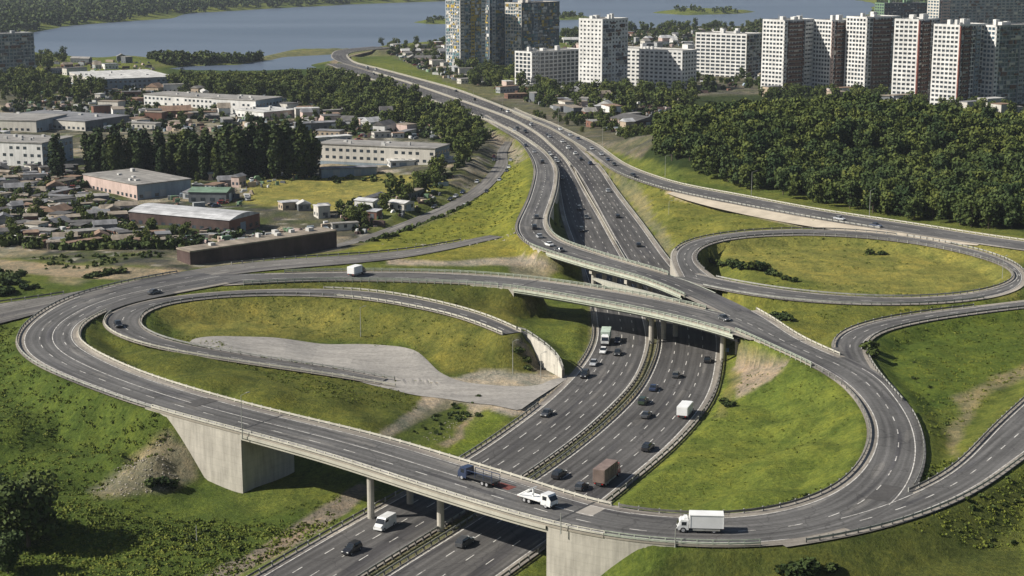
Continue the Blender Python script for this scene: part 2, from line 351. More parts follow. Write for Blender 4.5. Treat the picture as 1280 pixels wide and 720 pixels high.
def road_samples():
    out = []
    for r in TR:
        k = ~r.bridge; k[::1] &= True
        c = r.c[k][::2]; w = r.w[k][::2]
        e = max(r.ext)
        kind = 0 if r.name in ('M_left', 'M_right') else 1
        sl = np.full(len(c), 0.30 if kind == 0 else 0.5)
        if r.name == 'B': st = r.st[k][::2]; sl[(st > 4.6) & (st < 6)] = 2.5; sl[st > 11] = 1.5
        if r.name == 'C': st = r.st[k][::2]; sl[(st > 8.6) & (st < 10)] = 1.5; sl[st > 13] = 1.5
        if r.name == 'D': st = r.st[k][::2]; sl[st > 18.2] = 1.5
        if r.name == 'G': st = r.st[k][::2]; sl[(st > 20.9) & (st < 21.7)] = 1.35; sl[(st >= 21.7) & (st < 23.2)] = 0.8; sl[st < 2.7] = 1.5; sl[(st > 13.4) & (st < 14.4)] = 1.3; sl[(st > 12.4) & (st <= 13.4)] = 0.8
        out.append(np.column_stack([c, w+e, np.full(len(c), kind), sl]))
    return np.concatenate(out).astype(np.float32)
RS = road_samples()
RS = RS[RS[:, 1] < 2200]
LAKE = [(38,40),(80,33),(150,27),(213,23),(228,17),(300,13),(360,9.5),(450,5),(540,2),(620,0),(720,-1.5),(1060,-1.5),(1096,4),(1088,18),(1000,32),(930,36),(830,35),(760,42),(700,47),(640,50),(560,52),(500,57),(455,61.5),(400,64),(350,66),(332,70),(300,77),(240,79),(200,76),(180,71),(120,74),(60,70),(30,60),(20,50)]
INLET = [(196,88),(230,82.5),(300,81),(338,75),(352,71),(400,68.5),(450,65),(430,69),(420,76),(396,81),(402,86),(380,90),(330,91),(260,90)]
ISLES = [[(515,28),(530,25),(560,24),(590,26),(590,30),(540,30)],[(690,22),(712,19),(735,21),(744,24),(700,25)],[(812,16),(850,11.5),(900,12),(945,14.5),(925,17),(860,19)]]
WL = -4.0
def topoly(pts, z): return np.array([P(a, b, z)[:2] for a, b in pts])
LP = [topoly(LAKE, WL), topoly(INLET, WL)]; IP = [topoly(q, WL) for q in ISLES]
def sdist(poly, X, Y):
    """signed distance, positive inside"""
    n = len(poly); d = np.full(X.shape, 1e9); ins = np.zeros(X.shape, bool)
    for i in range(n):
        ax, ay = poly[i]; bx, by = poly[(i+1) % n]
        ex, ey = bx-ax, by-ay; L = ex*ex+ey*ey
        t = np.clip(((X-ax)*ex+(Y-ay)*ey)/L, 0, 1)
        d = np.minimum(d, (X-ax-t*ex)**2+(Y-ay-t*ey)**2)
        c = ((ay > Y) != (by > Y))
        xi = (bx-ax)*(Y-ay)/((by-ay) if by != ay else 1e-9)+ax
        ins ^= c & (X < xi)
    d = np.sqrt(d); return np.where(ins, d, -d)
def vnoise(X, Y, sc, seed=0):
    """cheap smooth value noise"""
    r = np.random.RandomState(seed); tab = r.rand(64, 64)
    x = X/sc; y = Y/sc; xi = np.floor(x).astype(int); yi = np.floor(y).astype(int)
    fx = x-xi; fy = y-yi; fx = fx*fx*(3-2*fx); fy = fy*fy*(3-2*fy)
    g = lambda i, j: tab[(xi+i) % 64, (yi+j) % 64]
    return (g(0,0)*(1-fx)+g(1,0)*fx)*(1-fy)+(g(0,1)*(1-fx)+g(1,1)*fx)*fy
HC = P(1030, 185, 12)[:2]
def height(X, Y):
    X = np.asarray(X, float); Y = np.asarray(Y, float); sh = X.shape; X = X.ravel(); Y = Y.ravel()
    out = np.empty(len(X))
    for s in range(0, len(X), 20000):
        x = X[s:s+20000].astype(np.float32); y = Y[s:s+20000].astype(np.float32)
        d2 = (x[:, None]-CW[None, :, 0].astype(np.float32))**2+(y[:, None]-CW[None, :, 1].astype(np.float32))**2
        w = 1/(d2+9.0)**1.6
        base = (w*CW[None, :, 2].astype(np.float32)).sum(1)/w.sum(1)
        hd = ((x-HC[0])/120)**2+((y-HC[1])/105)**2
        base += 18*np.exp(-hd*1.3)*np.clip((y-640)/60, 0, 1)
        base += (vnoise(x, y, 8, 3)-0.5)*0.7+(vnoise(x, y, 24, 4)-0.5)*1.3
        z = base
        near = (y < 2300)
        if near.any():
            xn, yn = x[near], y[near]
            d = np.sqrt((xn[:, None]-RS[None, :, 0])**2+(yn[:, None]-RS[None, :, 1])**2)-RS[None, :, 3]-1.2
            dd = np.maximum(d, 0)
            zr = RS[None, :, 2]-0.25
            lo = (zr-RS[None, :, 5]*dd).max(1)
            hi = (zr+0.52*dd).min(1)
            zn = np.minimum(np.maximum(z[near], lo), hi)
            on = (d < 0)
            zon = np.where(on, zr, 1e6).min(1)
            zn = np.where(on.any(1), zon, zn)
            z = z.copy(); z[near] = zn
        far = y > 1150
        if far.any():
            zz = z[far]; xf, yf = x[far].astype(float), y[far].astype(float)
            jit = (vnoise(xf, yf, 45, 9)-0.5)*16
            for poly in LP:
                sd = sdist(poly, xf, yf)+jit
                zz = np.where(sd > -30, np.minimum(zz, np.clip(-2.6-(sd+8)*0.18, -9, 4)), zz)
            for poly in IP:
                sd = sdist(poly, xf, yf)+jit*0.5
                zz = np.where(sd > -15, np.maximum(zz, np.clip(-4+sd*0.2, -9, -1.0)), zz)
            z[far] = zz
        out[s:s+20000] = z
    return out.reshape(sh)
def G_at(px, py, it=4):
    """ground point seen at a photo pixel"""
    u = (px-640.0)/FPX; v = (360.0-py)/FPX
    zs = np.linspace(24, -8, 129); t = (zs-CAMH)/(-SP+v*CP); h = height(u*t, (CP+v*SP)*t)-zs
    k = int(np.argmax(h > 0)) if (h > 0).any() else 96
    if k == 0: return P(px, py, zs[0])
    a, b = h[k-1], h[k]; z = zs[k-1]+(zs[k]-zs[k-1])*(a/(a-b) if a != b else 0)
    return P(px, py, float(z))

# ------------------------------------------------------------------ terrain mesh (one sheet, finer where it is near)
ys = [150.0]
while ys[-1] < 620: ys.append(ys[-1]+(3.0 if ys[-1] < 225 else 1.25+max(0, ys[-1]-300)*0.0022))
while ys[-1] < 1300: ys.append(ys[-1]+1.95+(ys[-1]-620)*0.006)
while ys[-1] < 4200: ys.append(ys[-1]*1.0065)
while ys[-1] < 13500: ys.append(ys[-1]*1.12)
ys = np.array(ys)
us = np.concatenate([np.linspace(-1.3, -0.42, 24)[:-1], np.linspace(-0.42, 0.42, 281), np.linspace(0.42, 1.3, 24)[1:]])
UU, YY = np.meshgrid(us, ys); XX = UU*(YY+0.0)
ZZ = height(XX, YY)
far = YY > 4300
ZZ = np.where(far, -2.0, ZZ)
PX, PY = pix(XX, YY, ZZ)
def inpoly(pts, X, Y, soft=0):
    return sdist(np.array(pts, float), X, Y)
n1 = vnoise(XX, YY, 6, 11); n2 = vnoise(XX, YY, 18, 12); n3 = vnoise(XX, YY, 60, 13); nfine = vnoise(XX, YY, 2.7, 14)
jx = (vnoise(XX, YY, 4, 21)-0.5)*9+(vnoise(XX, YY, 14, 23)-0.5)*9; jy = ((vnoise(XX, YY, 4, 22)-0.5)*5+(vnoise(XX, YY, 14, 24)-0.5)*5)*np.clip((PY)/500, 0.1, 1)
lush = np.array((0.070, 0.104, 0.020)); mid = np.array((0.122, 0.145, 0.030)); dry = np.array((0.235, 0.222, 0.060)); brown = np.array((0.15, 0.125, 0.065))
tan = np.array((0.30, 0.245, 0.17)); stone = np.array((0.25, 0.22, 0.18)); town = np.array((0.105, 0.096, 0.08)); darkg = np.array((0.035, 0.058, 0.014)); sandc = np.array((0.42, 0.35, 0.26))
colr = np.zeros(XX.shape+(3,)); colr[:] = mid
def lay(mask, c, k=1.0):
    global colr
    m = np.clip(mask, 0, 1)[..., None]*k; colr = colr*(1-m)+np.asarray(c)*m
def area(pts, c, edge=2.0, k=1.0, jit=1.0):
    sd = sdist(np.array(pts, float), PX+jx*jit, PY+jy*jit); lay(sd/edge+0.5, c, k)
lay((n3-0.45)*3, lush, 0.6)
# fields
area([(0,430),(200,510),(310,640),(480,640),(420,730),(-20,730),(-20,430)], lush, 10, 0.9)
area([(100,400),(540,485),(560,500),(480,545),(120,445)], (0.098,0.110,0.024), 8, 0.8)
area([(170,370),(640,370),(670,470),(560,468),(500,425),(230,425)], (0.140,0.140,0.034), 6, 0.9)
area([(190,385),(240,375),(440,382),(440,415),(260,423),(205,410)], dry, 12, 0.55)
area([(870,290),(1275,290),(1275,372),(870,372)], dry, 8, 0.75)
area([(880,320),(940,330),(1040,360),(1000,366),(900,352)], mid, 5, 0.8)
area([(765,225),(830,232),(1000,284),(900,296),(850,310),(780,250)], (0.175,0.175,0.04), 5, 0.8)
area([(860,366),(1180,384),(1050,412),(1035,440)], (0.165,0.165,0.035), 5, 0.8)
area([(940,410),(1100,520),(1060,610),(860,650),(760,640),(900,470)], (0.130,0.162,0.030), 12, 0.9)
area([(1090,420),(1280,380),(1280,480),(1150,600)], (0.092,0.128,0.022), 12, 0.9)
area([(1150,520),(1280,470),(1280,520),(1160,600)], (0.135,0.152,0.032), 10, 0.7)
area([(850,690),(1280,600),(1280,740),(780,740)], (0.075,0.088,0.022), 8, 0.9)
area([(430,310),(660,180),(665,300),(640,320),(520,325)], (0.178,0.188,0.032), 6, 0.85)
area([(640,295),(735,315),(600,325),(520,322)], (0.2,0.19,0.04), 4, 0.8)
area([(400,335),(640,345),(700,360),(660,400),(560,385),(300,362),(300,356)], (0.095,0.10,0.025), 4, 0.8)
area([(300,220),(560,225),(540,262),(430,262),(300,252)], dry, 6, 0.8)
# town ground, yards
area([(-50,100),(330,90),(600,150),(640,190),(560,270),(430,312),(230,338),(0,322),(-60,320)], town, 4, 0.85)
tm = (sdist(np.array([(-50,100),(330,90),(600,150),(640,190),(560,270),(430,312),(230,338),(0,322),(-60,320)], float), PX, PY) > 0) | (sdist(np.array([(600,135),(700,60),(1300,20),(1300,120),(880,130),(800,200)], float), PX, PY) > 0)
a1 = vnoise(XX, YY, 13, 31); a2 = vnoise(XX, YY, 7, 32); a3 = vnoise(XX, YY, 22, 33); a4 = vnoise(XX, YY, 4, 34)
lay(((a1-0.56)*9)*tm, (0.075, 0.092, 0.028), 0.9); lay(((a3-0.62)*9)*tm, (0.30, 0.26, 0.20), 0.8); lay(((a2-0.66)*9)*tm, (0.07, 0.068, 0.065), 0.85); lay(((a4-0.74)*9)*tm, (0.36, 0.34, 0.31), 0.7); lay(((0.24-a4)*9)*tm, (0.05, 0.06, 0.03), 0.8)
area([(600,158),(640,172),(656,196),(645,206),(622,188)], stone, 3, 0.9)
area([(300,222),(400,213),(560,222),(530,262),(400,264),(310,255)], dry, 4, 0.95)
area([(420,262),(560,230),(600,240),(480,292),(430,280)], mid, 5, 0.7)
area([(600,135),(760,30),(1300,20),(1300,120),(880,130),(800,200)], town, 4, 0.7)
area([(470,60),(620,50),(620,130)], town, 3, 0.6)
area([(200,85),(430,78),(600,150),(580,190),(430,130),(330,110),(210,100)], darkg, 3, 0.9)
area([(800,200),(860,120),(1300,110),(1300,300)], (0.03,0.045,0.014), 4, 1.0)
area([(720,190),(860,222),(1000,260),(1290,300),(1290,290),(1000,250),(810,200)], (0.11,0.13,0.03), 3, 0.9)
# bare ground, tracks, stone pitching
area([(-20,322),(70,331),(230,338),(225,343),(150,350),(95,347),(30,342),(-20,338)], tan, 3, 1.0, 0.5)
area([(70,340),(110,352),(95,358),(60,352)], tan, 6, 0.6)
area([(480,322),(560,326),(690,319),(720,318),(735,324),(690,333),(560,332),(480,331)], (0.36,0.31,0.25), 3, 1.0, 0.5)
area([(640,330),(700,328),(705,338),(680,350),(640,345)], stone, 4, 0.7)
area([(538,486),(606,491),(560,512),(478,552),(464,548),(520,512)], (0.29,0.255,0.20), 3, 1.0, 0.6)
area([(560,500),(600,505),(565,530),(500,560),(490,548)], darkg, 5, 0.5)
area([(590,520),(612,518),(560,560),(545,556)], tan, 3, 0.9)
area([(585,495),(616,500),(606,512),(588,520)], (0.33,0.29,0.23), 3, 0.9)
area([(600,512),(634,522),(582,570),(553,575),(560,560)], (0.13,0.17,0.025), 3, 0.9)
area([(920,452),(946,440),(992,452),(960,476),(922,497),(915,480)], (0.30,0.245,0.19), 3, 1.0, 0.5)
area([(915,455),(925,470),(905,520),(892,520),(905,480)], (0.15,0.15,0.05), 3, 0.8)
area([(640,420),(655,425),(692,470),(676,474),(660,452)], (0.17,0.15,0.12), 3, 1.0, 0.5)
area([(655,364),(668,372),(665,395),(655,385)], tan, 3, 0.4)
area([(1190,498),(1230,480),(1290,448),(1290,466),(1235,492),(1215,520),(1190,570),(1185,540),(1200,515)], (0.27,0.22,0.14), 8, 0.75)
area([(150,585),(205,540),(236,560),(246,600),(215,612),(120,622),(110,612)], (0.23,0.20,0.155), 10, 0.75)
area([(225,740),(330,680),(395,640),(450,605),(470,612),(400,665),(290,728),(280,740)], (0.22,0.19,0.155), 3, 1.0, 0.7)
area([(290,735),(300,720),(428,650),(450,640),(430,658)], (0.13,0.16,0.035), 4, 0.8)
area([(470,480),(550,478),(600,464),(720,470),(676,515),(640,522),(560,497)], (0.33, 0.30, 0.25), 3, 1.0)
area([(820,231),(1063,285),(1000,284),(850,250)], sandc, 2, 1.0, 0.3)
area([(740,190),(790,222),(850,318),(838,325),(800,270),(760,215)], (0.2,0.18,0.13), 3, 0.6)
area([(170,84),(560,66),(470,58),(330,64)], (0.16,0.15,0.10), 3, 0.6)
area([(820,18),(945,14),(930,18)], (0.12,0.13,0.06), 1, 0.6)
lay((nfine-0.6)*1.5, (0.03, 0.045, 0.012), 0.35)
# the median of the motorway and the strip beside it
for name, wd in (('M_left', 3.0), ('M_right', 3.0)):
    r = R[name]
    for c, w in zip(r.c[::3], r.w[::3]):
        d = np.hypot(XX-c[0], YY-c[1]); lay((w+wd-d)/2, (0.19, 0.165, 0.13), 0.8)
me = bpy.data.meshes.new('ground')
nr, nc = XX.shape
V = np.stack([XX, YY, ZZ], -1).reshape(-1, 3)
idx = np.arange(nr*nc).reshape(nr, nc)
F = np.stack([idx[:-1, :-1], idx[:-1, 1:], idx[1:, 1:], idx[1:, :-1]], -1).reshape(-1, 4)
me.vertices.add(len(V)); me.vertices.foreach_set('co', V.ravel())
me.loops.add(F.size); me.loops.foreach_set('vertex_index', F.ravel())
me.polygons.add(len(F)); me.polygons.foreach_set('loop_start', np.arange(0, F.size, 4)); me.polygons.foreach_set('loop_total', np.full(len(F), 4))
me.polygons.foreach_set('use_smooth', np.ones(len(F), bool))
me.update(calc_edges=True)
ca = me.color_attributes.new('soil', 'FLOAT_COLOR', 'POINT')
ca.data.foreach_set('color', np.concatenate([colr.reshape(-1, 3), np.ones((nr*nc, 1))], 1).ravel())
def mat_ground():
    m, N, L, b = new_mat('grass and soil', 0.95, 0.1)
    at = N.new('ShaderNodeAttribute'); at.attribute_name = 'soil'; pos = geo_pos(N)
    big = ramp(N, L, noise(N, L, pos, 0.018, 5, 0.6), [(0.3, (0.80, 0.86, 0.8)), (0.7, (1.22, 1.12, 1.05))])
    x = mix(N, L, 'MULTIPLY', 1.0, at.outputs['Color'], big)
    md = ramp(N, L, noise(N, L, pos, 0.13, 6, 0.72), [(0.30, (0.52, 0.62, 0.62)), (0.5, (1, 1, 1)), (0.70, (1.5, 1.34, 1.15))])
    x = mix(N, L, 'MULTIPLY', 1.0, x, md)
    st = ramp(N, L, noise(N, L, pos, 0.5, 4, 0.6, (1.0, 0.35, 1)), [(0.3, 0.84), (0.7, 1.15)])
    x = mix(N, L, 'MULTIPLY', 1.0, x, st)
    fn = ramp(N, L, noise(N, L, pos, 1.1, 8, 0.82), [(0.32, (0.48, 0.55, 0.55)), (0.5, (1, 1, 1)), (0.68, (1.55, 1.45, 1.35))])
    x = mix(N, L, 'MULTIPLY', 1.0, x, fn)
    L.new(x, b.inputs['Base Color'])
    mb_ = N.new('ShaderNodeMath'); mb_.operation = 'ADD'
    L.new(noise(N, L, pos, 1.3, 6, 0.75), mb_.inputs[0]); L.new(noise(N, L, pos, 0.2, 3, 0.6), mb_.inputs[1])
    bump(N, L, b, mb_.outputs[0], 0.8, 0.9)
    return m
M['ground'] = mat_ground()
tag(link('ground', me, M['ground']), kind='structure')
# water
def mat_water():
    m, N, L, b = new_mat('lake water', 0.12, 0.5)
    b.inputs['Base Color'].default_value = (0.045, 0.075, 0.115, 1)
    pos = geo_pos(N)
    n = noise(N, L, pos, 0.06, 6, 0.7, (0.35, 1, 1))
    c = ramp(N, L, noise(N, L, pos, 0.004, 5, 0.6, (0.25, 1, 1)), [(0.35, (0.085, 0.112, 0.155)), (0.65, (0.13, 0.16, 0.21))])
    L.new(c, b.inputs['Base Color'])
    b.inputs['Roughness'].default_value = 0.32
    bump(N, L, b, n, 0.5, 1.2)
    return m
M['water'] = mat_water()
wm = bpy.data.meshes.new('lake')
wm.from_pydata([(-4000, 1000, WL), (4000, 1000, WL), (15000, 13000, WL), (-15000, 13000, WL)], [], [(0, 1, 2, 3)])
tag(link('lake', wm, M['water']), kind='structure')

# ------------------------------------------------------------------ road surfaces
def structure(o, kind='structure'): o['kind'] = kind; return o
def gdrape(q, dz):
    q = q.copy(); q[:, 2] = height(q[:, 0], q[:, 1])+dz; return q
surf = {}
spec = [('M_left','motorway_carriageway','asphalt_dark',0.0,1.7,0.9),('M_right','motorway_carriageway','asphalt_dark',0.004,0.9,1.8),
        ('N','slip_road','asphalt_pale',0.004,0,0),('W','side_road','asphalt_pale',0.002,0,0),('E','slip_road','asphalt',0.02,0.2,0.2),
        ('L','loop_road','asphalt',0.03,0.2,0.2),('C','flyover_road','asphalt',0.035,0,0),('D','loop_road','asphalt',0.012,0.2,0.2),
        ('B','flyover_road','asphalt',0.045,0,0),('K','slip_road','asphalt',0.04,0.2,0.2),('K2','slip_road','asphalt',0.05,0.3,0.3),
        ('G','ring_road','asphalt',0.06,0.2,0.2),('S','side_street','asphalt_pale',0.04,0,0)]
DZ = {}
for k, nm, mt, dz, ea, eb in spec:
    surf[k] = structure(ribbon(R[k], M[mt], nm, a=0.9 if k == 'D' else None, oA=ea, oB=eb, dz=dz)); DZ[k] = dz
    # dusty shoulders by the barriers, a hair above the asphalt
    if k in ('G', 'B', 'C', 'K', 'K2', 'L', 'E', 'D', 'M_left', 'M_right'):
        r = R[k]; sh = {'G': 1.9, 'B': 1.5, 'C': 1.5, 'K': 1.3, 'K2': 1.6, 'L': 1.3, 'E': 1.3, 'D': 0.8}.get(k, 0.0)
        rngs = {'G': (None, None)}.get(k, (None, None))
        for sd_, e in (('A', ea), ('B', eb)):
            a, b_ = rngs
            if k == 'G' and sd_ == 'A': segs = [(0, 3.6), (11.5, 29.5)]
            elif k == 'G': segs = [(1, 27), (29.2, 30.5)]
            elif k == 'K' and sd_ == 'A': segs = [(0, 7)]
            elif k == 'K2' and sd_ == 'A': segs = [(0, 5)]
            elif k == 'B' and sd_ == 'A': segs = [(1.5, 9.0)]
            elif k == 'C' and sd_ == 'B': segs = [(0, 12)]
            elif k == 'D': segs = [(0.95, 19)]
            else: segs = [(None, None)]
            sg = 1 if sd_ == 'A' else -1
            for a, b_ in segs:
                kk = r.sel(a, b_); q = r.c[kk]; w = r.w[kk]; n = r.n[kk]
                w0 = (w+e); w1 = w-sh if sh else w+0.05
                if k == 'M_left' and sd_ == 'A' or k == 'M_right' and sd_ == 'B': pass
                r0 = q.copy(); r0[:, :2] += n*(w0*sg)[:, None]; r1 = q.copy(); r1[:, :2] += n*(w1*sg)[:, None]
                r0[:, 2] += dz+0.005; r1[:, 2] += dz+0.005
                uv = np.stack([np.stack([w0*sg, r.d[kk]], 1), np.stack([w1*sg, r.d[kk]], 1)], 1)
                o = link('shoulder', strip_mesh('shoulder', [r0, r1], uv), M['dust_shoulder'], surf[k])
# apron inside the left loop
top = [(236,430),(245,426),(280,422),(330,420),(400,421),(450,421.5),(500,427),(528,438),(550,455),(575,465),(610,470),(645,473.5),(672,473),(688,469),(700,469),(711,470)]
bot = [(236,431),(265,439),(300,445.5),(333,451),(380,457),(430,463),(470,471),(500,477),(530,483),(560,489),(590,495),(615,500),(634,506),(645,510),(652,511),(659,508)]
t_ = np.array([P(a, b, z) for (a, b), z in zip(top, np.linspace(6.5, 0.1, 16))]); b_ = np.array([P(a, b, z) for (a, b), z in zip(bot, np.linspace(6.5, 0.1, 16))])
tb, _ = catmull(np.concatenate([t_, b_], 1), 2.0); rows = []
for i in range(15):
    f = i/14; q = tb[:, :3]*(1-f)+tb[:, 3:]*f
    q = gdrape(q, 0.2); rows.append(q)
zz = np.stack([q[:, 2] for q in rows])
for _ in range(10):
    zp = np.pad(zz, 1, mode='edge'); zz = (zp[:-2, 1:-1]+zp[2:, 1:-1]+zp[1:-1, :-2]+zp[1:-1, 2:]+zz*2)/6
for q, z_ in zip(rows, zz): q[:, 2] = np.maximum(q[:, 2]-0.12, z_)
uv = np.stack([np.stack([q[:, 0], q[:, 1]], 1) for q in rows], 1)
structure(link('gravel_apron', strip_mesh('gravel_apron', rows, uv), M['plaza']))
# sandy verge below the far slip road
r = R['E']; kk = r.sel(7.2, 11.3); q = r.c[kk]; n = r.n[kk]; w = r.w[kk]
wd = 9*np.sin(np.linspace(0.25, math.pi*0.97, kk.sum()))**0.8
r0 = q.copy(); r0[:, :2] -= n*(w+0.2)[:, None]; r1 = q.copy(); r1[:, :2] -= n*(w+0.2+wd)[:, None]; r0[:, 2] -= 0.05; r1[:, 2] -= 0.06+wd*0.12
structure(link('sandy_verge', strip_mesh('sandy_verge', [r0, r1], np.stack([r0[:, :2], r1[:, :2]], 1)), simple('pale sand', (0.46, 0.40, 0.31), 0.95, 0.1, 0.2, 0.15)))

# ------------------------------------------------------------------ road markings
def OM(k, o, a=None, b=None): return R[k].off(o, a, b, DZ[k]+0.014)
W_ = 0.2
for k, n_l, o0 in (('M_left', 4, 0), ('M_right', 4, 0)):
    sp = [(OM(k, ('A', 0.0)), 0.22, None, 0), (OM(k, ('B', 0.0)), 0.22, None, 0)]
    for j in range(1, n_l): sp.append((OM(k, ('f', 1-2*j/n_l)), W_, 3.2, 6.5))
    paint_lines('lane_markings', sp, surf[k])
paint_lines('lane_markings', [(OM('G', ('B', 2.0), 2.0, 15), W_, None, 0), (OM('G', ('A', 1.8), 4.6, 10.6), W_, None, 0), (OM('G', ('A', 1.9), 12.4, 29), W_, None, 0), (OM('G', ('B', 2.2), 15, 26.6), W_, None, 0),
    (OM('G', ('f', -0.12), 15.5, 31), 0.2, None, 0), (OM('G', ('f', 0.28), 14.5, 31), W_, 3, 6.5), (OM('G', ('f', 0.1), 4, 14.5), W_, 3, 6.0), (OM('G', ('f', 0.0), 0, 3.9), W_, 3, 3.0), (OM('G', ('f', -0.45), 24, 31), W_, 3, 8.0),
    (OM('G', ('A', 2.0), 0, 3.4), W_, None, 0)], surf['G'])
paint_lines('lane_markings', [(OM('B', ('A', 1.7), 1, 9.6), W_, None, 0), (OM('B', ('B', 1.6), 1, 10), W_, None, 0), (OM('B', ('f', -0.15), 0, 10), W_, 4, 5)], surf['B'])
paint_lines('lane_markings', [(OM('C', ('A', 1.6), 0, 12.5), W_, None, 0), (OM('C', ('B', 1.6), 0, 11.5), W_, None, 0), (OM('C', 0.0, 0, 13), W_, 3, 5)], surf['C'])
for k, a, b, f in (('L', 0, 21, 0.0), ('E', 0, 13, 0.0), ('K', 0, 7, 0.0), ('K2', 0, 6.5, 0.05), ('D', 1, 19, 0.0), ('N', 0.5, 5, 0.0)):
    sp = [(OM(k, ('f', f), a, b), W_, 3, 6)]
    if k not in ('N', 'D'): sp += [(OM(k, ('A', 1.5), a, b if k != 'K' else 6.6), 0.17, None, 0), (OM(k, ('B', 1.5), a, b), 0.17, None, 0)]
    if k == 'K': sp[1] = (OM(k, ('A', 1.5), a, 6.4), 0.17, None, 0)
    paint_lines('lane_markings', sp, surf[k])

# ------------------------------------------------------------------ barriers
def barrier(name, pl, style, label, cat='guardrail', group=None):
    pl = np.asarray(pl); q, s_ = resample(pl, 2.0); t, n = tangent_normals(q)
    root = empty(name, tuple(q[0])); tag(root, label, cat, group)
    o = np.array(q[0])
    def rail(z0, z1, th, nm, mat, side=0.0):
        rows = []
        for (so, z) in ((-th/2, z0), (-th/2, z1), (th/2, z1), (th/2, z0), (-th/2, z0)):
            w = q.copy(); w[:, :2] += n*(so+side); w[:, 2] += z; rows.append(w-o)
        ob = link(nm, strip_mesh(nm, rows), mat, root); return ob
    def posts(sp, wd, h, nm, mat, side=0.0):
        mb = MB(); pp, _ = resample(pl, sp); t2, n2 = tangent_normals(pp); v = []; f = []
        for i, p in enumerate(pp-o):
            c = p+np.array([n2[i, 0]*side, n2[i, 1]*side, 0]); tx, nx = t2[i]*wd, n2[i]*wd
            b = len(v)
            for z in (-0.3, h):
                for a_, b__ in ((-.5, -.5), (.5, -.5), (.5, .5), (-.5, .5)):
                    v.append((c[0]+tx[0]*a_+nx[0]*b__, c[1]+tx[1]*a_+nx[1]*b__, c[2]+z))
            f += [(b, b+1, b+5, b+4), (b+1, b+2, b+6, b+5), (b+2, b+3, b+7, b+6), (b+3, b, b+4, b+7), (b+4, b+5, b+6, b+7)]
        m_ = bpy.data.meshes.new(nm); m_.from_pydata(v, [], f); ob = link(nm, m_, mat, root); ob['kind'] = 'stuff'; return ob
    if style == 'rail':
        rail(0.42, 0.80, 0.08, 'rail', M['steel'], 0.12); posts(2.6, 0.22, 0.86, 'posts', M['rail_post'])
    elif style == 'pale':
        rail(0.40, 0.78, 0.10, 'rail', M['rail_white'], 0.12); posts(2.6, 0.2, 0.86, 'posts', M['rail_white']); rail(0.0, 0.10, 0.35, 'kerb', M['kerb'])
    elif style == 'dark':
        rail(0.40, 0.80, 0.10, 'rail', M['rail_post'], 0.12); posts(3.6, 0.22, 0.9, 'posts', M['steel'])
    elif style == 'bridge':
        rail(0.0, 0.32, 0.5, 'kerb', M['kerb']); rail(0.52, 0.78, 0.12, 'rail', M['rail_green'], 0.2)
        rail(1.02, 1.16, 0.10, 'top_rail', M['rail_green'], -0.2); rail(0.70, 0.76, 0.06, 'middle_rail', M['rail_green'], -0.2); posts(2.4, 0.2, 1.1, 'posts', M['rail_green'], -0.2)
    elif style == 'bridgewhite':
        rail(0.0, 0.35, 0.5, 'kerb', M['kerb']); rail(0.55, 0.85, 0.12, 'rail', M['rail_white'], 0.15)
        rail(1.0, 1.14, 0.10, 'top_rail', M['rail_white'], -0.2); posts(2.4, 0.22, 1.05, 'posts', M['rail_white'], -0.2)
    return root
def bar(k, side, a, b, style, label, inset=0.3, cat='guardrail', name='guardrail'):
    return barrier(name, R[k].off((side, inset), a, b), style, label, cat)
bar('M_left', 'A', 0, 3.6, 'dark', 'dark guardrail along the left edge of the lower motorway below the front bridge', -1.5)
bar('M_left', 'A', 3.7, 6.0, 'rail', 'guardrail beside the grass triangle left of the motorway behind the front bridge', -1.5)
bar('M_left', 'A', 7.6, 11.0, 'rail', 'curved guardrail left of the motorway beside the grass corner under the middle bridge', -1.5)
bar('M_left', 'B', 0, 12.6, 'rail', 'left guardrail of the pair in the motorway median', -1.1)
bar('M_right', 'A', 0, 12.6, 'rail', 'right guardrail of the pair in the motorway median', -1.1)
bar('M_left', 'B', 12.8, 16.0, 'pale', 'pale median guardrail on the motorway beyond the flyovers', -1.2)
bar('M_left', 'B', 16.4, 24, 'bridgewhite', 'white median barrier of the far motorway climbing to the lake', -0.6)
bar('M_left', 'A', 18, 24, 'bridgewhite', 'white outer barrier on the lower left side of the far motorway', -0.9)
bar('M_right', 'B', 0, 9.8, 'dark', 'dark guardrail along the right edge of the motorway beside the embankment', -1.7)
bar('M_right', 'B', 11.6, 15.5, 'rail', 'guardrail at the right edge of the motorway beyond the flyover', -1.6)
bar('M_right', 'B', 19.2, 27, 'bridgewhite', 'white outer barrier on the upper right side of the far motorway', -0.9)
bar('G', 'A', 21.0, 30.6, 'rail', 'long outer guardrail round the sweeping left bend of the ring road')
bar('G', 'A', 15.0, 21.0, 'bridgewhite', 'pale railing on the near side of the front bridge', 0.0, 'railing', 'bridge_railing')
bar('G', 'A', 12.75, 15.0, 'bridge', 'green grey railing on the curved near edge right of the front bridge', 0.1, 'railing', 'bridge_railing')
bar('G', 'B', 15.6, 24.0, 'pale', 'pale double rail barrier on the far side of the front bridge', 0.25)
bar('G', 'B', 24.0, 27.2, 'pale', 'pale guardrail on the inside of the left bend')
bar('G', 'B', 4.3, 15.4, 'dark', 'dark guardrail curving round the inside grass of the right hand bend')
bar('G', 'B', 1.35, 4.3, 'bridge', 'green railing along the lower edge where the two flyovers join', 0.1, 'railing', 'bridge_railing')
bar('G', 'A', 0.0, 3.45, 'pale', 'pale guardrail above the grass wedge where the flyovers join')
bar('G', 'A', 6.8, 9.9, 'rail', 'guardrail on the outer right side of the right hand bend')
bar('K2', 'A', 0, 5.05, 'dark', 'dark guardrail on the upper side of the slip road at the right edge')
bar('K2', 'B', 0, 7.7, 'rail', 'guardrail along the lower outer edge of the slip road at the right')
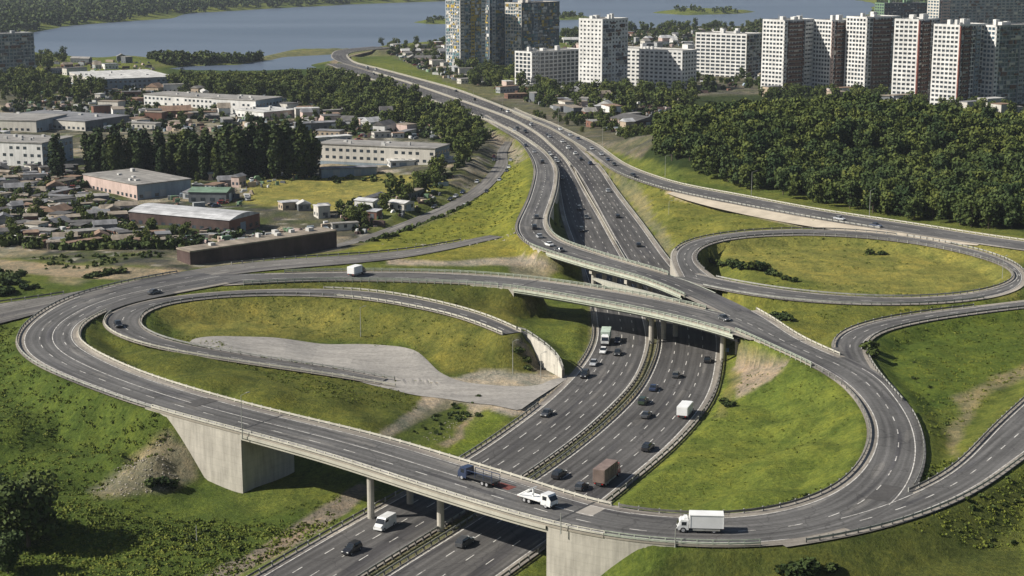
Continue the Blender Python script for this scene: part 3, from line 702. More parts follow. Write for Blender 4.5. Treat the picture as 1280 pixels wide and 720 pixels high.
bar('B', 'A', 2.0, 9.0, 'bridge', 'green railing on the far side of the middle flyover', 0.1, 'railing', 'bridge_railing')
bar('B', 'B', 1.0, 5.7, 'bridge', 'green guardrail on the approach of the middle flyover', 0.1, 'railing', 'bridge_railing')
bar('B', 'B', 5.7, 11.4, 'bridge', 'green railing on the near side of the middle flyover over the motorway', 0.1, 'railing', 'bridge_railing')
bar('C', 'A', 1.0, 9.0, 'rail', 'guardrail on the outer left side of the upper ramp')
bar('C', 'A', 9.0, 13.3, 'bridge', 'green railing on the near side of the upper flyover', 0.1, 'railing', 'bridge_railing')
bar('C', 'B', 1.0, 8.0, 'pale', 'pale guardrail on the right side of the upper ramp above the sunken lanes')
bar('C', 'B', 8.0, 12.0, 'bridge', 'pale green railing on the far side of the upper flyover', 0.1, 'railing', 'bridge_railing')
bar('N', 'A', 1.6, 6.2, 'dark', 'dark guardrail on the far side of the road below the brick yard wall')
bar('D', 'A', 0.6, 8.2, 'pale', 'pale guardrail on the lower side of the small left loop road')
bar('D', 'B', 0.8, 8, 'rail', 'guardrail between the left loop road and the gravel apron')
bar('D', 'B', 8, 14, 'dark', 'dark guardrail on the inside of the left loop')
bar('D', 'B', 14, 20, 'pale', 'pale guardrail on the grass side of the left loop road')
bar('D', 'A', 13.6, 20, 'pale', 'white guardrail on the upper edge of the left loop road')
bar('L', 'B', 0.4, 14, 'dark', 'dark guardrail on the inside of the oval loop far side')
bar('L', 'B', 14, 20.5, 'rail', 'guardrail on the inside of the oval loop near side')
bar('L', 'A', 2, 8, 'dark', 'dark guardrail on the far outer side of the oval loop')
bar('L', 'A', 8.2, 12.5, 'rail', 'guardrail between the oval loop and the road along the forest')
bar('L', 'A', 14.5, 20, 'rail', 'guardrail on the near outer side of the oval loop')
bar('E', 'A', 0, 14, 'pale', 'pale guardrail along the forest side of the far slip road')
bar('E', 'B', 0.5, 4.2, 'bridgewhite', 'white barrier between the motorway and the far slip road')
bar('E', 'B', 5, 10, 'rail', 'guardrail above the sandy verge of the far slip road')
bar('K', 'A', 2, 7, 'dark', 'dark guardrail on the upper side of the right connecting road')
bar('K', 'B', 0, 6.5, 'dark', 'dark guardrail on the field side of the right connecting road')
bar('K', 'B', 6.5, 10, 'rail', 'guardrail on the field side below the right connecting road')
bar('W', 'A', 0, 3.3, 'dark', 'dark guardrail on the side road at the left edge')

# ------------------------------------------------------------------ bridges and walls
def deck(name, k, a, b, h, label, piers=(), mat=None):
    r = R[k]; A = r.off(('A', 0.0), a, b); B = r.off(('B', 0.0), a, b); n = r.n[r.sel(a, b)]
    root = empty(name, tuple(r.c[r.sel(a, b)][0])); tag(root, label, 'bridge'); o = np.array(root.location)
    dz = DZ[k]-0.02
    def row(base, sg, out, z):
        q = base.copy(); q[:, :2] += n*sg*out; q[:, 2] += z; return q-o
    # fascia with a cornice lip on either side
    for base, sg in ((A, 1), (B, -1)):
        rows = [row(base, sg, 0.0, dz), row(base, sg, 0.45, dz+0.02), row(base, sg, 0.45, dz-0.55), row(base, sg, 0.15, dz-0.62), row(base, sg, 0.1, -h)]
        ob = link('fascia', strip_mesh('fascia', rows if sg < 0 else rows[::-1]), mat or M['deck_concrete'], root)
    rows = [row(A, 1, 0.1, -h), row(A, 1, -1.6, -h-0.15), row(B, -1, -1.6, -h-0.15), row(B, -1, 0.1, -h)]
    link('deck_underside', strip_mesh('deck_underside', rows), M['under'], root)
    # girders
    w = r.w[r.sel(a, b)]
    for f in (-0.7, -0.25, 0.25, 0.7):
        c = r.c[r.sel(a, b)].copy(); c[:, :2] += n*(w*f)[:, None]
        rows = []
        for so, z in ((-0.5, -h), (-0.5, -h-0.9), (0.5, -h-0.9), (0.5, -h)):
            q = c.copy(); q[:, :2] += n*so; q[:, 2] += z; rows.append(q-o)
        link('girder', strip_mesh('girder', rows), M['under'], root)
    return root
def pier_row(root, pts, ztop, rad=0.75, cap=None, zb=None):
    o = np.array(root.location)
    for p in pts:
        zb_ = height(np.array([p[0]]), np.array([p[1]]))[0]-0.3 if zb is None else zb
        mb = MB().cyl((p[0]-o[0], p[1]-o[1], zb_-o[2]), (p[0]-o[0], p[1]-o[1], ztop-o[2]), rad, rad, 14)
        mb.build('pier', M['concrete'], root)
    if cap and len(pts) > 1:
        a = Vector((pts[0][0], pts[0][1], 0)); b = Vector((pts[-1][0], pts[-1][1], 0)); d = (b-a).normalized()
        a -= d*cap; b += d*cap; nn = Vector((-d.y, d.x, 0))*0.7; mb = MB(); vs = []
        for z in (ztop-0.1, ztop+1.1):
            for q, s_ in ((a, -1), (b, -1), (b, 1), (a, 1)): vs.append((q.x+nn.x*s_-o[0], q.y+nn.y*s_-o[1], z-o[2]))
        mb.add(vs, [(0,3,2,1),(4,5,6,7),(0,1,5,4),(1,2,6,5),(2,3,7,6),(3,0,4,7)]); mb.build('pier_cap', M['concrete'], root)
def block(name, k, a, b, zb, label, mat=None, parent=None):
    """solid abutment below the road between two stations, vertical faces down to zb"""
    r = R[k]; A = r.off(('A', -0.12), a, b); B = r.off(('B', -0.12), a, b)
    top = DZ[k]-0.06
    A0 = A.copy(); A0[:, 2] += top; B0 = B.copy(); B0[:, 2] += top; A1 = A.copy(); A1[:, 2] = zb; B1 = B.copy(); B1[:, 2] = zb
    o = np.array(r.c[r.sel(a, b)][0]); mb = MB()
    rows = [x-o for x in (A1, A0, B0, B1)]; n = len(A)
    vs = np.concatenate(rows); f = []
    for j in range(3):
        for i in range(n-1): f.append((j*n+i, j*n+i+1, (j+1)*n+i+1, (j+1)*n+i))
    f += [(0, n, 2*n, 3*n), (n-1, 4*n-1, 3*n-1, 2*n-1)]
    mb.add(vs.tolist(), f); ob = mb.build(name, mat or M['concrete'], parent)
    if parent is None: ob.location = tuple(o); tag(ob, label, 'wall')
    return ob
def on_road(k, st, off=0.0):
    r = R[k]; i = int(np.argmin(abs(r.st-st))); p = r.c[i].copy(); p[:2] += r.n[i]*off; return p, r.n[i], r.w[i]
# front bridge
fb = deck('front_bridge', 'G', 16.0, 20.05, 1.15, 'long front road bridge crossing the lower motorway near the camera', mat=mat_concrete('pale deck edge', (0.44, 0.42, 0.35), False))
for px, py in ((462, 650), (549, 664)):
    base = P(px, py, -0.3); i = int(np.argmin(np.hypot(*(R['G'].c[:, :2]-base[:2]).T))); nn = R['G'].n[i]; ww = R['G'].w[i]
    c = base[:2]; d = (R['G'].c[i, :2]-c); L_ = np.dot(d, nn)       # distance to the middle line
    sgn = np.sign(L_)
    pts = [c+nn*sgn*t for t in (0.4, 11.0)]
    pier_row(fb, pts, R['G'].c[i, 2]-1.6, 0.68)
block('bridge_abutment', 'G', 20.0, 21.1, -4, 'tall sunlit concrete abutment wall at the left end of the front bridge')
block('bridge_abutment', 'G', 13.9, 16.05, -4, 'curved concrete abutment wall at the right end of the front bridge')
# middle flyover
mbr = deck('middle_flyover', 'B', 5.95, 11.5, 1.1, 'middle flyover with pale green edge crossing the motorway in shadow')
g1 = None
r = R['G']
deck2 = deck('flyover_junction', 'G', 1.1, 1.75, 1.1, 'wide end of the middle flyover where it joins the upper flyover')
for px, py in ((814, 428), (903, 450)):
    base = P(px, py, 0.0); i = int(np.argmin(np.hypot(*(R['B'].c[:, :2]-base[:2]).T))); nn = R['B'].n[i]
    sgn = np.sign(np.dot(R['B'].c[i, :2]-base[:2], nn))
    pier_row(mbr, [base[:2]+nn*sgn*t for t in (0, 5.0, 10.0)], 9.5-3.0, 0.7, 1.0)
block('bridge_abutment', 'B', 5.0, 6.0, 0.5, 'small concrete abutment at the left end of the middle flyover')
block('bridge_abutment', 'G', 1.6, 2.0, 1.0, 'dark concrete abutment at the right end of the middle flyover', M['concrete'])
# upper flyover
ub = deck('upper_flyover', 'C', 9.7, 13.2, 1.1, 'upper flyover carrying the ramp over the sunken motorway')
for st in (10.9, 11.7):
    p, nn, w = on_road('C', st); pier_row(ub, [p[:2]+nn*t for t in (-4, 0, 4)], p[2]-2.9, 0.7, 1.2)
# second pale beam seen below the upper flyover, and its abutment
block('bridge_abutment', 'C', 9.0, 9.6, 1.0, 'concrete abutment below the left end of the upper flyover')
# filler paving between the two flyovers where they join
A = R['C'].off(('A', 0.0), 12.6, 14); B_ = R['B'].off(('A', 0.0), 8.7, 10.6)
A, _ = resample(A, 1.5); nA = len(A); sB = np.linspace(0, 1, nA)
dB = np.linspace(0, 1, len(B_)); B2 = np.stack([np.interp(sB, dB, B_[:, i]) for i in range(3)], 1)
kk = int(nA*0.3)
rows = [A[kk:]+[0, 0, 0.02], B2[kk:]+[0, 0, 0.02]]
structure(link('gore_paving', strip_mesh('gore_paving', rows, np.stack([rows[0][:, :2], rows[1][:, :2]], 1)), M['dust_shoulder']))
# second pale beam between the two flyovers
bl, _ = catmull([P(741, 347.5, 8.0), P(758, 352, 8.2), P(782, 358.5, 8.4), P(815, 367, 8.6), P(846, 376, 8.9)], 2.0); t_b, n_b = tangent_normals(bl); rows = []
for so, dz_ in ((-0.5, -2.4), (-0.5, 0.0), (0.9, 0.0), (0.9, -2.4), (-0.5, -2.4)):
    q = bl.copy(); q[:, :2] += n_b*so; q[:, 2] += (dz_+0.1)*np.clip(np.linspace(0.12, 2.2, len(q)), 0, 1); rows.append(q-np.array(ub.location))
link('lower_beam', strip_mesh('lower_beam', rows), mat_concrete('pale beam concrete', (0.42, 0.41, 0.34)), ub)
# retaining wall at the end of the left loop road
def wall_line(name, pts_top, pts_bot_z, th, label, mat, rail=None):
    q, _ = resample(np.array(pts_top), 1.2); t, n = tangent_normals(q); o = q[0].copy()
    zb = np.interp(np.linspace(0, 1, len(q)), np.linspace(0, 1, len(pts_bot_z)), pts_bot_z)
    rows = []
    for so, top in ((-th/2, 0), (-th/2, 1), (th/2, 1), (th/2, 0)):
        w = q.copy(); w[:, :2] += n*so
        if not top: w[:, 2] = zb
        rows.append(w-o)
    n_ = len(q); m_ = strip_mesh(name, rows); ob = link(name, m_, mat); ob.location = tuple(o); tag(ob, label, 'wall')
    return ob
tp = [P(646,412,8.6),P(655,414,8.2),P(668,422,7.3),P(682,432,6.2),P(694,443,4.9),P(701,453,3.6),P(704,462,2.0)]
tpc, _ = catmull(tp, 1.5)
wall_line('retaining_wall', tpc, [2, 0, -0.5, -0.5], 0.7, 'white concrete retaining wall with rail beside the gravel apron', mat_concrete('pale concrete', (0.52, 0.49, 0.42)))
barrier('guardrail', tpc, 'rail', 'guardrail running down the top of the white retaining wall', 'guardrail')
# retaining wall between the sunken motorway and the oval loop
tl = R['L'].off(('A', -0.3), 0.0, 2.3); wall_line('retaining_wall', tl+[0, 0, 0.1], [-0.5, -0.5], 0.5, 'concrete wall between the sunken motorway and the oval loop road', M['concrete'])
tl = R['C'].off(('B', -0.5), 3.5, 9.0); wall_line('retaining_wall', tl+[0, 0, 0.2], [-0.5, -0.5], 0.5, 'concrete wall holding the upper ramp beside the shaded motorway lanes', M['concrete'])
# ------------------------------------------------------------------ buildings
def mat_wall(name, col, var=0.12):
    m, N, L, b = new_mat(name, 0.85, 0.2)
    pos = geo_pos(N)
    f = ramp(N, L, noise(N, L, pos, 0.12, 5, 0.65), [(0.3, tuple(x*(1-var*1.6) for x in col)), (0.7, tuple(min(1, x*(1+var)) for x in col))])
    s_ = ramp(N, L, noise(N, L, pos, 1.0, 4, 0.6, (0.7, 0.7, 0.08)), [(0.38, 0.8), (0.6, 1.04)])
    L.new(mix(N, L, 'MULTIPLY', 0.7, f, s_), b.inputs['Base Color']); return m
def mat_roof(name, col, seams=False):
    m, N, L, b = new_mat(name, 0.75, 0.3)
    pos = N.new('ShaderNodeTexCoord').outputs['Object']
    f = ramp(N, L, noise(N, L, pos, 0.16, 6, 0.72), [(0.32, tuple(x*0.6 for x in col)), (0.66, tuple(min(1, x*1.2) for x in col))])
    s_ = ramp(N, L, noise(N, L, pos, 1.0, 3, 0.6, (0.9, 0.05, 0.05)), [(0.4, 0.72), (0.6, 1.06)])
    L.new(mix(N, L, 'MULTIPLY', 0.8, f, s_), b.inputs['Base Color']); return m
def mat_glass(name, col):
    m, N, L, b = new_mat(name, 0.18, 0.6)
    pos = geo_pos(N); f = noise(N, L, pos, 0.35, 2, 0.8)
    L.new(ramp(N, L, f, [(0.35, tuple(x*0.5 for x in col)), (0.65, tuple(x*1.7 for x in col))]), b.inputs['Base Color']); return m
WM = dict(white=mat_wall('white render', (0.66, 0.65, 0.62)), offwhite=mat_wall('off white render', (0.55, 0.52, 0.46)), grey=mat_wall('grey panel', (0.34, 0.35, 0.35)), blue=mat_wall('blue grey panel and wall shade', (0.26, 0.31, 0.35)),  # blue doubles as painted-in shade on hall faces turned from the sun
    pink=mat_wall('faded pink render', (0.52, 0.40, 0.35)), brick=mat_wall('red brown brick', (0.20, 0.105, 0.075)), darkbrick=mat_wall('dark brick', (0.095, 0.065, 0.058), 0.3), brown=mat_wall('brown cladding', (0.15, 0.085, 0.06)),
    tan=mat_wall('tan render', (0.42, 0.34, 0.25)), teal=mat_wall('teal cladding', (0.12, 0.22, 0.23)), darkgrey=mat_wall('dark grey cladding', (0.13, 0.14, 0.15)), red=mat_wall('red stripe cladding', (0.34, 0.13, 0.10)), yellow=mat_wall('yellow cladding', (0.5, 0.36, 0.08)), green=mat_wall('green cladding', (0.16, 0.25, 0.15)))
RM = dict(grey=mat_roof('grey roofing felt', (0.30, 0.285, 0.26)), metal=mat_roof('weathered sheet metal roof', (0.50, 0.50, 0.50)), dark=mat_roof('dark roofing felt', (0.12, 0.115, 0.11)), rust=mat_roof('rusty roof', (0.27, 0.18, 0.125)),
    dirt=mat_roof('dusty gravel roof', (0.29, 0.245, 0.19)), white=mat_roof('pale roof sheet', (0.56, 0.55, 0.52)), green=mat_roof('green roof sheet', (0.16, 0.24, 0.17)), slate=mat_roof('grey slate', (0.22, 0.22, 0.225)))
M['glass'] = mat_glass('window glass', (0.035, 0.045, 0.055)); M['glass_blue'] = mat_glass('blue facade glass', (0.06, 0.10, 0.13))
OCC = []                                            # footprints already taken: (x, y, r)
def frame(A, B, C):
    """near corner B, left end A, right end C (world xy) -> origin, unit x (B to C), unit y (B to A squared up), sizes"""
    A, B, C = (np.array(q[:2]) for q in (A, B, C)); ux = C-B; W = np.linalg.norm(ux); ux /= W
    uy = np.array([-ux[1], ux[0]]); v = A-B
    if np.dot(v, uy) < 0: uy = -uy
    return B, ux, uy, W, abs(np.dot(v, uy))
def facade(mb, ax0, ax1, fixed, axis, out, z0, floors, fh, bays, band=0.5, pier=0.28, dep=0.35, mi=0, mi_p=None):
    """bands and piers standing proud of a glazed core on one face"""
    L = ax1-ax0; bw = L/bays
    def bx(a0, a1, za, zb, d, m):
        o0, o1 = (fixed, fixed+out*d) if out > 0 else (fixed+out*d, fixed)
        if axis == 'x': mb.box(a0, a1, o0, o1, za, zb, m)
        else: mb.box(o0, o1, a0, a1, za, zb, m)
    for k in range(floors+1):
        za = z0+k*fh-(fh*band*0.5 if k else 0); zb = z0+k*fh+fh*band*0.5
        if k == floors: zb = z0+k*fh+0.9
        bx(ax0, ax1, za, zb, dep, mi)
    for j in range(bays+1):
        w = bw*pier*(1.0 if 0 < j < bays else 0.7); c = ax0+j*bw
        a0 = max(ax0, c-w/2); a1 = min(ax1, c+w/2)
        if j == 0: a0, a1 = ax0, ax0+w
        if j == bays: a0, a1 = ax1-w, ax1
        bx(a0+0.01, a1-0.01, z0, z0+floors*fh, dep-0.03, mi if mi_p is None else mi_p)
def tower(label, A, B, C, h, walls=('white', 'white'), glass='glass', fh=3.0, bayw=3.4, band=0.5, pier=0.3, strips=(), balc=0, name='apartment_tower', group=None, depth=None, z0=None, cat='apartment tower', plant=True, top=None, fb=None, fp=None):
    B_, ux, uy, W, D = frame(P(*A), P(*B), P(*C))
    if depth: D = depth
    zb = height(np.array([B_[0]]), np.array([B_[1]]))[0]-1.0 if z0 is None else z0
    if top is not None:
        v_ = (360.0-top)/FPX; h = B_[1]*(v_*CP-SP)/(CP+v_*SP)+CAMH-zb
    root = empty(name, (B_[0], B_[1], zb), math.atan2(ux[1], ux[0])); tag(root, label, cat, group)
    flip = np.sign(ux[0]*uy[1]-ux[1]*uy[0]); D *= flip; y0, y1 = min(0, D), max(0, D)
    floors = max(2, int(round(h/fh))); H = floors*fh
    MB().box(0.35, W-0.35, y0+0.35, y1-0.35, 0, H).build('glazed_core', M[glass], root)
    ms = [WM[walls[0]], WM[walls[1]]]+[WM[s_[2]] for s_ in strips]
    for nm, ax0, ax1, fx, ax, out, mi in (('front_wall', 0, W, 0.35, 'x', -1, 1), ('side_wall', y0, y1, 0.35, 'y', -1, 0), ('side_wall', y0, y1, W-0.35, 'y', 1, 0), ('rear_wall', 0, W, y1-0.35, 'x', 1, 1)):
        mb = MB(); ins = 0.36 if ax == 'y' else 0.0
        bb, pp = (fb or band, fp or pier) if nm == 'front_wall' else (band, pier)
        facade(mb, ax0+ins, ax1-ins, fx, ax, out, 0, floors, fh, max(2, int(round((ax1-ax0)/bayw))), bb, pp, 0.36)
        mb.build(nm, ms[mi], root)
    for j, (f0, f1, key) in enumerate(strips):      # full height coloured bays on the front
        mb = MB(); x0, x1 = W*f0, W*f1
        for k in range(floors): mb.box(x0, x1, -0.75, -0.02, k*fh+fh*0.02, k*fh+fh*0.52)
        mb.box(x0, x0+0.5, -0.7, -0.03, 0, H); mb.box(x1-0.5, x1, -0.7, -0.03, 0, H); mb.build('coloured_bay', WM[key], root)
    if H > 30:          # loggia screens and odd coloured panels, too small to pick apart
        rp = random.Random(int(W*10)); cols = {'glass_tower': ['white', 'teal', 'yellow', 'offwhite', 'darkgrey']}.get(name, ['offwhite', 'darkgrey', 'brown'])
        for key in cols[:4]:
            mb = MB()
            for q in range(int(floors*W/(26 if name != 'glass_tower' else 13))):
                k = rp.randrange(floors); x = rp.uniform(0.5, W-4); mb.box(x, x+rp.choice([1.6, 3.0, 5.0]), -0.62, -0.03, k*fh+0.1, k*fh+rp.choice([1.3, 2.6]))
            if name == 'glass_tower':
                for q in range(int(floors*(y1-y0)/14)):
                    k = rp.randrange(floors); y = rp.uniform(y0+0.5, y1-4); mb.box(-0.3, -0.02, y, y+rp.choice([1.6, 3.0]), k*fh+0.1, k*fh+rp.choice([1.3, 2.6]))
            mb.build('loggia_screens', WM[key], root)['kind'] = 'stuff'
    if balc:
        mb = MB()
        for k in range(1, floors):
            for j in range(balc):
                xc = W*(j+0.5)/balc; mb.box(xc-1.4, xc+1.4, -1.5, -0.02, k*fh-0.1, k*fh+1.0)
        mb.build('balconies', ms[1], root)
    MB().box(0.4, W-0.4, y0+0.4, y1-0.4, H+0.02, H+0.35).build('roof', RM['grey'], root)
    if plant:
        rr = random.Random(int(W*100)+int(h)); mb = MB()
        for q in range(4):
            x = W*rr.uniform(0.1, 0.75); y = y0+(y1-y0)*rr.uniform(0.15, 0.7); s_ = rr.uniform(2, 4.5); mb.box(x, x+s_, y, y+s_*0.8, H+0.36, H+rr.uniform(2.0, 4.2))
        mb.build('roof_housings', ms[0], root)['kind'] = 'stuff'
        mb = MB()
        for q in range(5):
            x = W*rr.uniform(0.05, 0.95); y = y0+(y1-y0)*rr.uniform(0.1, 0.9); mb.cyl((x, y, H+0.3), (x, y, H+rr.uniform(2.5, 5)), 0.12, 0.08, 5)
        mb.build('aerials', M['steel'], root)['kind'] = 'stuff'
    OCC.append((B_[0]+ux[0]*W/2+uy[0]*abs(D)/2, B_[1]+ux[1]*W/2+uy[1]*abs(D)/2, max(W, abs(D))*0.62))
    return root
tower('white apartment tower standing tall and alone in the middle of the far town', (731,107), (752,117), (784,113.5), 51, ('white', 'white'), bayw=3.7, band=0.55, pier=0.5, depth=22, top=27)
tower('lower white apartment block joined to the right of the lone white tower', (784,106.5), (852,114), (870,111.5), 25, ('white', 'white'), bayw=4, band=0.5, pier=0.38, name='apartment_block', cat='apartment block', top=67)
tower('long low white apartment block left of the lone white tower', (655,103), (664,109.5), (729,104), 23.5, ('white', 'white'), bayw=5, band=0.3, pier=0.25, depth=18, name='apartment_block', cat='apartment block', strips=((0.0, 0.12, 'white'),), top=65)
tower('cream apartment block on open grass between the white tower and the tower row', (889,92), (932,98), (952,95.5), 30, ('white', 'offwhite'), bayw=5, band=0.4, pier=0.22, name='apartment_block', cat='apartment block', top=46)
tower('leftmost of the glass towers by the lake with white and yellow bands', (560,80), (575,86), (607,84), 68, ('grey', 'blue'), 'glass_blue', band=0.35, pier=0.3, depth=20, strips=((0.0, 0.16, 'offwhite'), (0.42, 0.56, 'yellow'), (0.82, 0.98, 'white')), name='glass_tower', top=-7)
tower('middle glass tower by the lake with a white stair column', (600,76), (612,82), (641,80), 70, ('darkgrey', 'blue'), 'glass_blue', band=0.3, pier=0.22, depth=18, strips=((0.1, 0.24, 'white'), (0.6, 0.72, 'teal')), name='glass_tower', top=-9)
tower('right hand dark blue glass tower by the lake', (639,76), (652,84), (699,80), 58, ('offwhite', 'darkgrey'), 'glass_blue', band=0.3, pier=0.2, depth=20, strips=((0.3, 0.4, 'blue'),), name='glass_tower', top=6)
tower('first tower of the right hand row with a white side and brown front', (955,113), (977,119), (1015,115.5), 62, ('white', 'white'), band=0.46, pier=0.3, strips=((0.0, 0.1, 'white'), (0.14, 0.62, 'brown'), (0.68, 0.94, 'white')), depth=20, top=24, fb=0.26, fp=0.14)
tower('second tower of the right hand row with brown bays', (1024,112), (1036,118), (1066,116), 60, ('white', 'white'), band=0.44, pier=0.25, strips=((0.0, 0.1, 'pink'), (0.2, 0.55, 'brown'), (0.72, 0.98, 'grey')), depth=19, top=26, fb=0.26, fp=0.14)
tower('third tower of the right hand row with a wide brown front', (1067,113), (1079,120), (1121,117), 60.5, ('white', 'white'), band=0.42, pier=0.3, strips=((0.0, 0.08, 'white'), (0.2, 0.72, 'brown')), depth=20, top=25, fb=0.26, fp=0.14)
tower('fourth tower of the right hand row with a red corner stripe', (1122,121), (1143,130), (1169,126), 68, ('white', 'white'), band=0.46, pier=0.3, strips=((0.0, 0.07, 'red'), (0.2, 0.55, 'brown'), (0.78, 1.0, 'grey')), depth=18, top=23, fb=0.26, fp=0.14)
tower('tallest fronted tower with a red corner stripe near the right edge', (1174,127), (1194,136), (1228,132), 66, ('white', 'white'), band=0.46, pier=0.3, strips=((0.0, 0.05, 'red'), (0.15, 0.4, 'brown'), (0.6, 0.75, 'blue')), depth=20, top=31, fb=0.26, fp=0.14)
tower('dark teal banded tower at the right edge of the picture', (1231,126), (1239,134), (1300,130), 64, ('white', 'grey'), 'glass_blue', band=0.4, pier=0.24, strips=((0.0, 0.07, 'white'), (0.5, 0.6, 'grey')), depth=18, top=33, fb=0.26, fp=0.14)
tower('distant dark green block behind the tower row near the lake', (1093,37), (1104,40), (1160,38.5), 40, ('green', 'darkgrey'), band=0.4, pier=0.3, depth=20, fh=3.6, bayw=5, name='apartment_block', cat='apartment block', top=3)
tower('distant long grey block behind the towers at the top right corner', (1160,42), (1172,46), (1300,43), 44, ('offwhite', 'grey'), 'glass_blue', band=0.4, pier=0.3, depth=24, fh=3.6, bayw=6, name='apartment_block', cat='apartment block', strips=((0.02, 0.1, 'pink'),), top=1)
tower('grey lattice fronted apartment block at the far left edge', (-30,88), (-14,95), (45,91), 31, ('grey', 'grey'), 'glass_blue', band=0.35, pier=0.25, depth=20, name='apartment_block', cat='apartment block', top=46)

def warehouse(label, A, B, C, h, wall='offwhite', side=None, roof='grey', kind='flat', depth=None, name='warehouse', bays=None, win=True, cat='warehouse', group=None, oh=0.4, doors=2, z=None):
    b__ = G_at(*B, it=2) if z is None else P(*B, z); a_ = P(*A, b__[2]); c_ = P(*C, b__[2])
    B_, ux, uy, W, D = frame(a_, b__, c_)
    if depth: D = depth
    zb = b__[2]-0.6; h += 0.6
    flip = np.sign(ux[0]*uy[1]-ux[1]*uy[0]); sD = D*flip; y0, y1 = min(0, sD), max(0, sD)
    root = empty(name, (B_[0], B_[1], zb), math.atan2(ux[1], ux[0])); tag(root, label, cat, group)
    wall_m = WM[wall]; side_m = WM[side or wall]  # on most halls the bluish wall paints in shade, the paler side sun
    MB().box(0, W, y0, y1, -7, h).build('wall', [wall_m], root)
    if side: MB().box(-0.06, 0, y0+0.02, y1-0.02, 0.0, h-0.02).build('lit_side', side_m, root)
    if kind == 'flat':
        MB().box(-oh, W+oh, y0-oh, y1+oh, h+0.005, h+0.45).build('roof', RM[roof], root)
    elif kind == 'gable':      # ridge along the long side
        rs = max(0.8, min(D, W)*0.10)
        mb = MB()
        if W >= D:
            mb.prism([(y0-oh, h), (y1+oh, h), ((y0+y1)/2, h+rs)], -oh, W+oh); mb.v = [(y, x, z) for x, y, z in mb.v]; mb.f = [f[::-1] for f in mb.f]
        else: mb.prism([(-oh, h), (W+oh, h), (W/2, h+rs)], y0-oh, y1+oh)
        mb.build('roof', RM[roof], root)
    elif kind == 'vault':
        pr = []
        for i in range(9):
            t = i/8; pr.append((y0-oh+(y1-y0+2*oh)*t, h+math.sin(math.pi*t)*abs(D)*0.09))
        mb = MB()
        if W >= D: mb.prism(pr, -oh, W+oh); mb.v = [(y, x, z) for x, y, z in mb.v]; mb.f = [f[::-1] for f in mb.f]
        else: mb.prism([(-oh+(W+2*oh)*i/8, h+math.sin(math.pi*i/8)*W*0.09) for i in range(9)], y0-oh, y1+oh)
        mb.build('roof', RM[roof], root)
    rr = random.Random(int(W*37)+int(D*11))
    if win and h > 3:
        fl = max(1, int((h-0.8)/3.4)); mb = MB(); nb = max(2, int(W/3.5))
        for k in range(fl):
            for j in range(nb):
                if rr.random() < 0.12: continue
                x = (j+0.5)*W/nb; z = 1.4+k*(h-1.0)/fl; mb.box(x-0.9, x+0.9, y0-0.05, y0+0.1, z, z+1.4)
        nb = max(2, int(D/3.5))
        for k in range(fl):
            for j in range(nb):
                if rr.random() < 0.12: continue
                y = y0+(j+0.5)*D/nb; z = 1.4+k*(h-1.0)/fl; mb.box(-0.10, 0.1, y-0.9, y+0.9, z, z+1.4)
        mb.build('windows', M['glass'], root)['kind'] = 'stuff'
    for j in range(doors):
        x = W*(j+0.7)/(doors+0.6); MB().box(x-1.6, x+1.6, y0-0.12, y0+0.02, 0.3, min(h-0.6, 4.0)).build('door', WM[rr.choice(['grey', 'white', 'blue', 'darkgrey'])], root)
    if kind == 'flat' and W*D > 200:
        mb = MB()
        for q in range(int(rr.uniform(3, 8))):
            x = W*rr.uniform(0.05, 0.9); y = y0+D*rr.uniform(0.1, 0.85); mb.box(x, x+rr.uniform(0.8, 2.2), y, y+rr.uniform(0.8, 2.2), h+0.45, h+rr.uniform(1.0, 2.0))
        mb.build('roof_vents', RM['white'], root)['kind'] = 'stuff'
    OCC.append((B_[0]+ux[0]*W/2+uy[0]*D/2, B_[1]+ux[1]*W/2+uy[1]*D/2, max(W, D)*0.55))
    if max(W, D) > 30:
        for f in (0.15, 0.85):
            if W > D: OCC.append((B_[0]+ux[0]*W*f+uy[0]*D/2, B_[1]+ux[1]*W*f+uy[1]*D/2, D*0.7))
    return root, (W, D)
warehouse('grey roofed two storey warehouse in front of the poplar row', (96,237), (172,250.5), (239,242.5), 6.4, 'blue', 'pink', 'grey', depth=None, doors=3)
warehouse('long workshop with a curved pale metal roof and brick gable', (163,281), (287,293), (325,283), 5.2, 'brick', 'darkbrick', 'metal', 'vault', doors=1)
warehouse('long brown brick shed with a dusty roof above the side road', (228,328), (238,331), (421,303.5), 4.0, 'darkbrick', None, 'dirt', depth=8, doors=0, win=False, oh=0.15)
warehouse('widest warehouse with a pale roof beside the motorway slope', (404,197), (544,206), (562,200), 7.5, 'blue', 'offwhite', 'grey', doors=1)
warehouse('low white annex in front of the widest warehouse', (486,206), (488,209.5), (571,206.5), 2.8, 'white', None, 'white', depth=8, doors=3)
warehouse('pale factory hall with shade painted blue grey behind the left trees near the lake', (73,102), (118,111.5), (219,107.5), 7.0, 'blue', 'offwhite', 'white', doors=3)
warehouse('stepped white hall with its shade painted blue in the middle of the industrial area', (300,135), (320,143), (353,138), 8.6, 'blue', 'white', 'grey', doors=1)
warehouse('long low hall joined behind the stepped white hall', (238,124), (292,138), (322,134), 7.0, 'blue', 'white', 'grey', doors=1)
warehouse('three storey office with rows of windows left of the poplars', (21,191), (54,208), (92,199), 11, 'blue', 'white', 'grey', doors=0)
warehouse('long pale building with a grey roof at the left edge', (3,143), (46,165.5), (84,157), 6.5, 'blue', 'offwhite', 'grey', doors=1)
warehouse('cream building with a dark roof right of the long pale one', (73,147), (107,164), (162,156), 5.5, 'darkgrey', 'offwhite', 'slate', doors=1)
warehouse('low hall with a bright roof edge at the end of the industrial area', (320,143), (330,150), (372,146), 4.5, 'pink', 'white', 'white', doors=2)
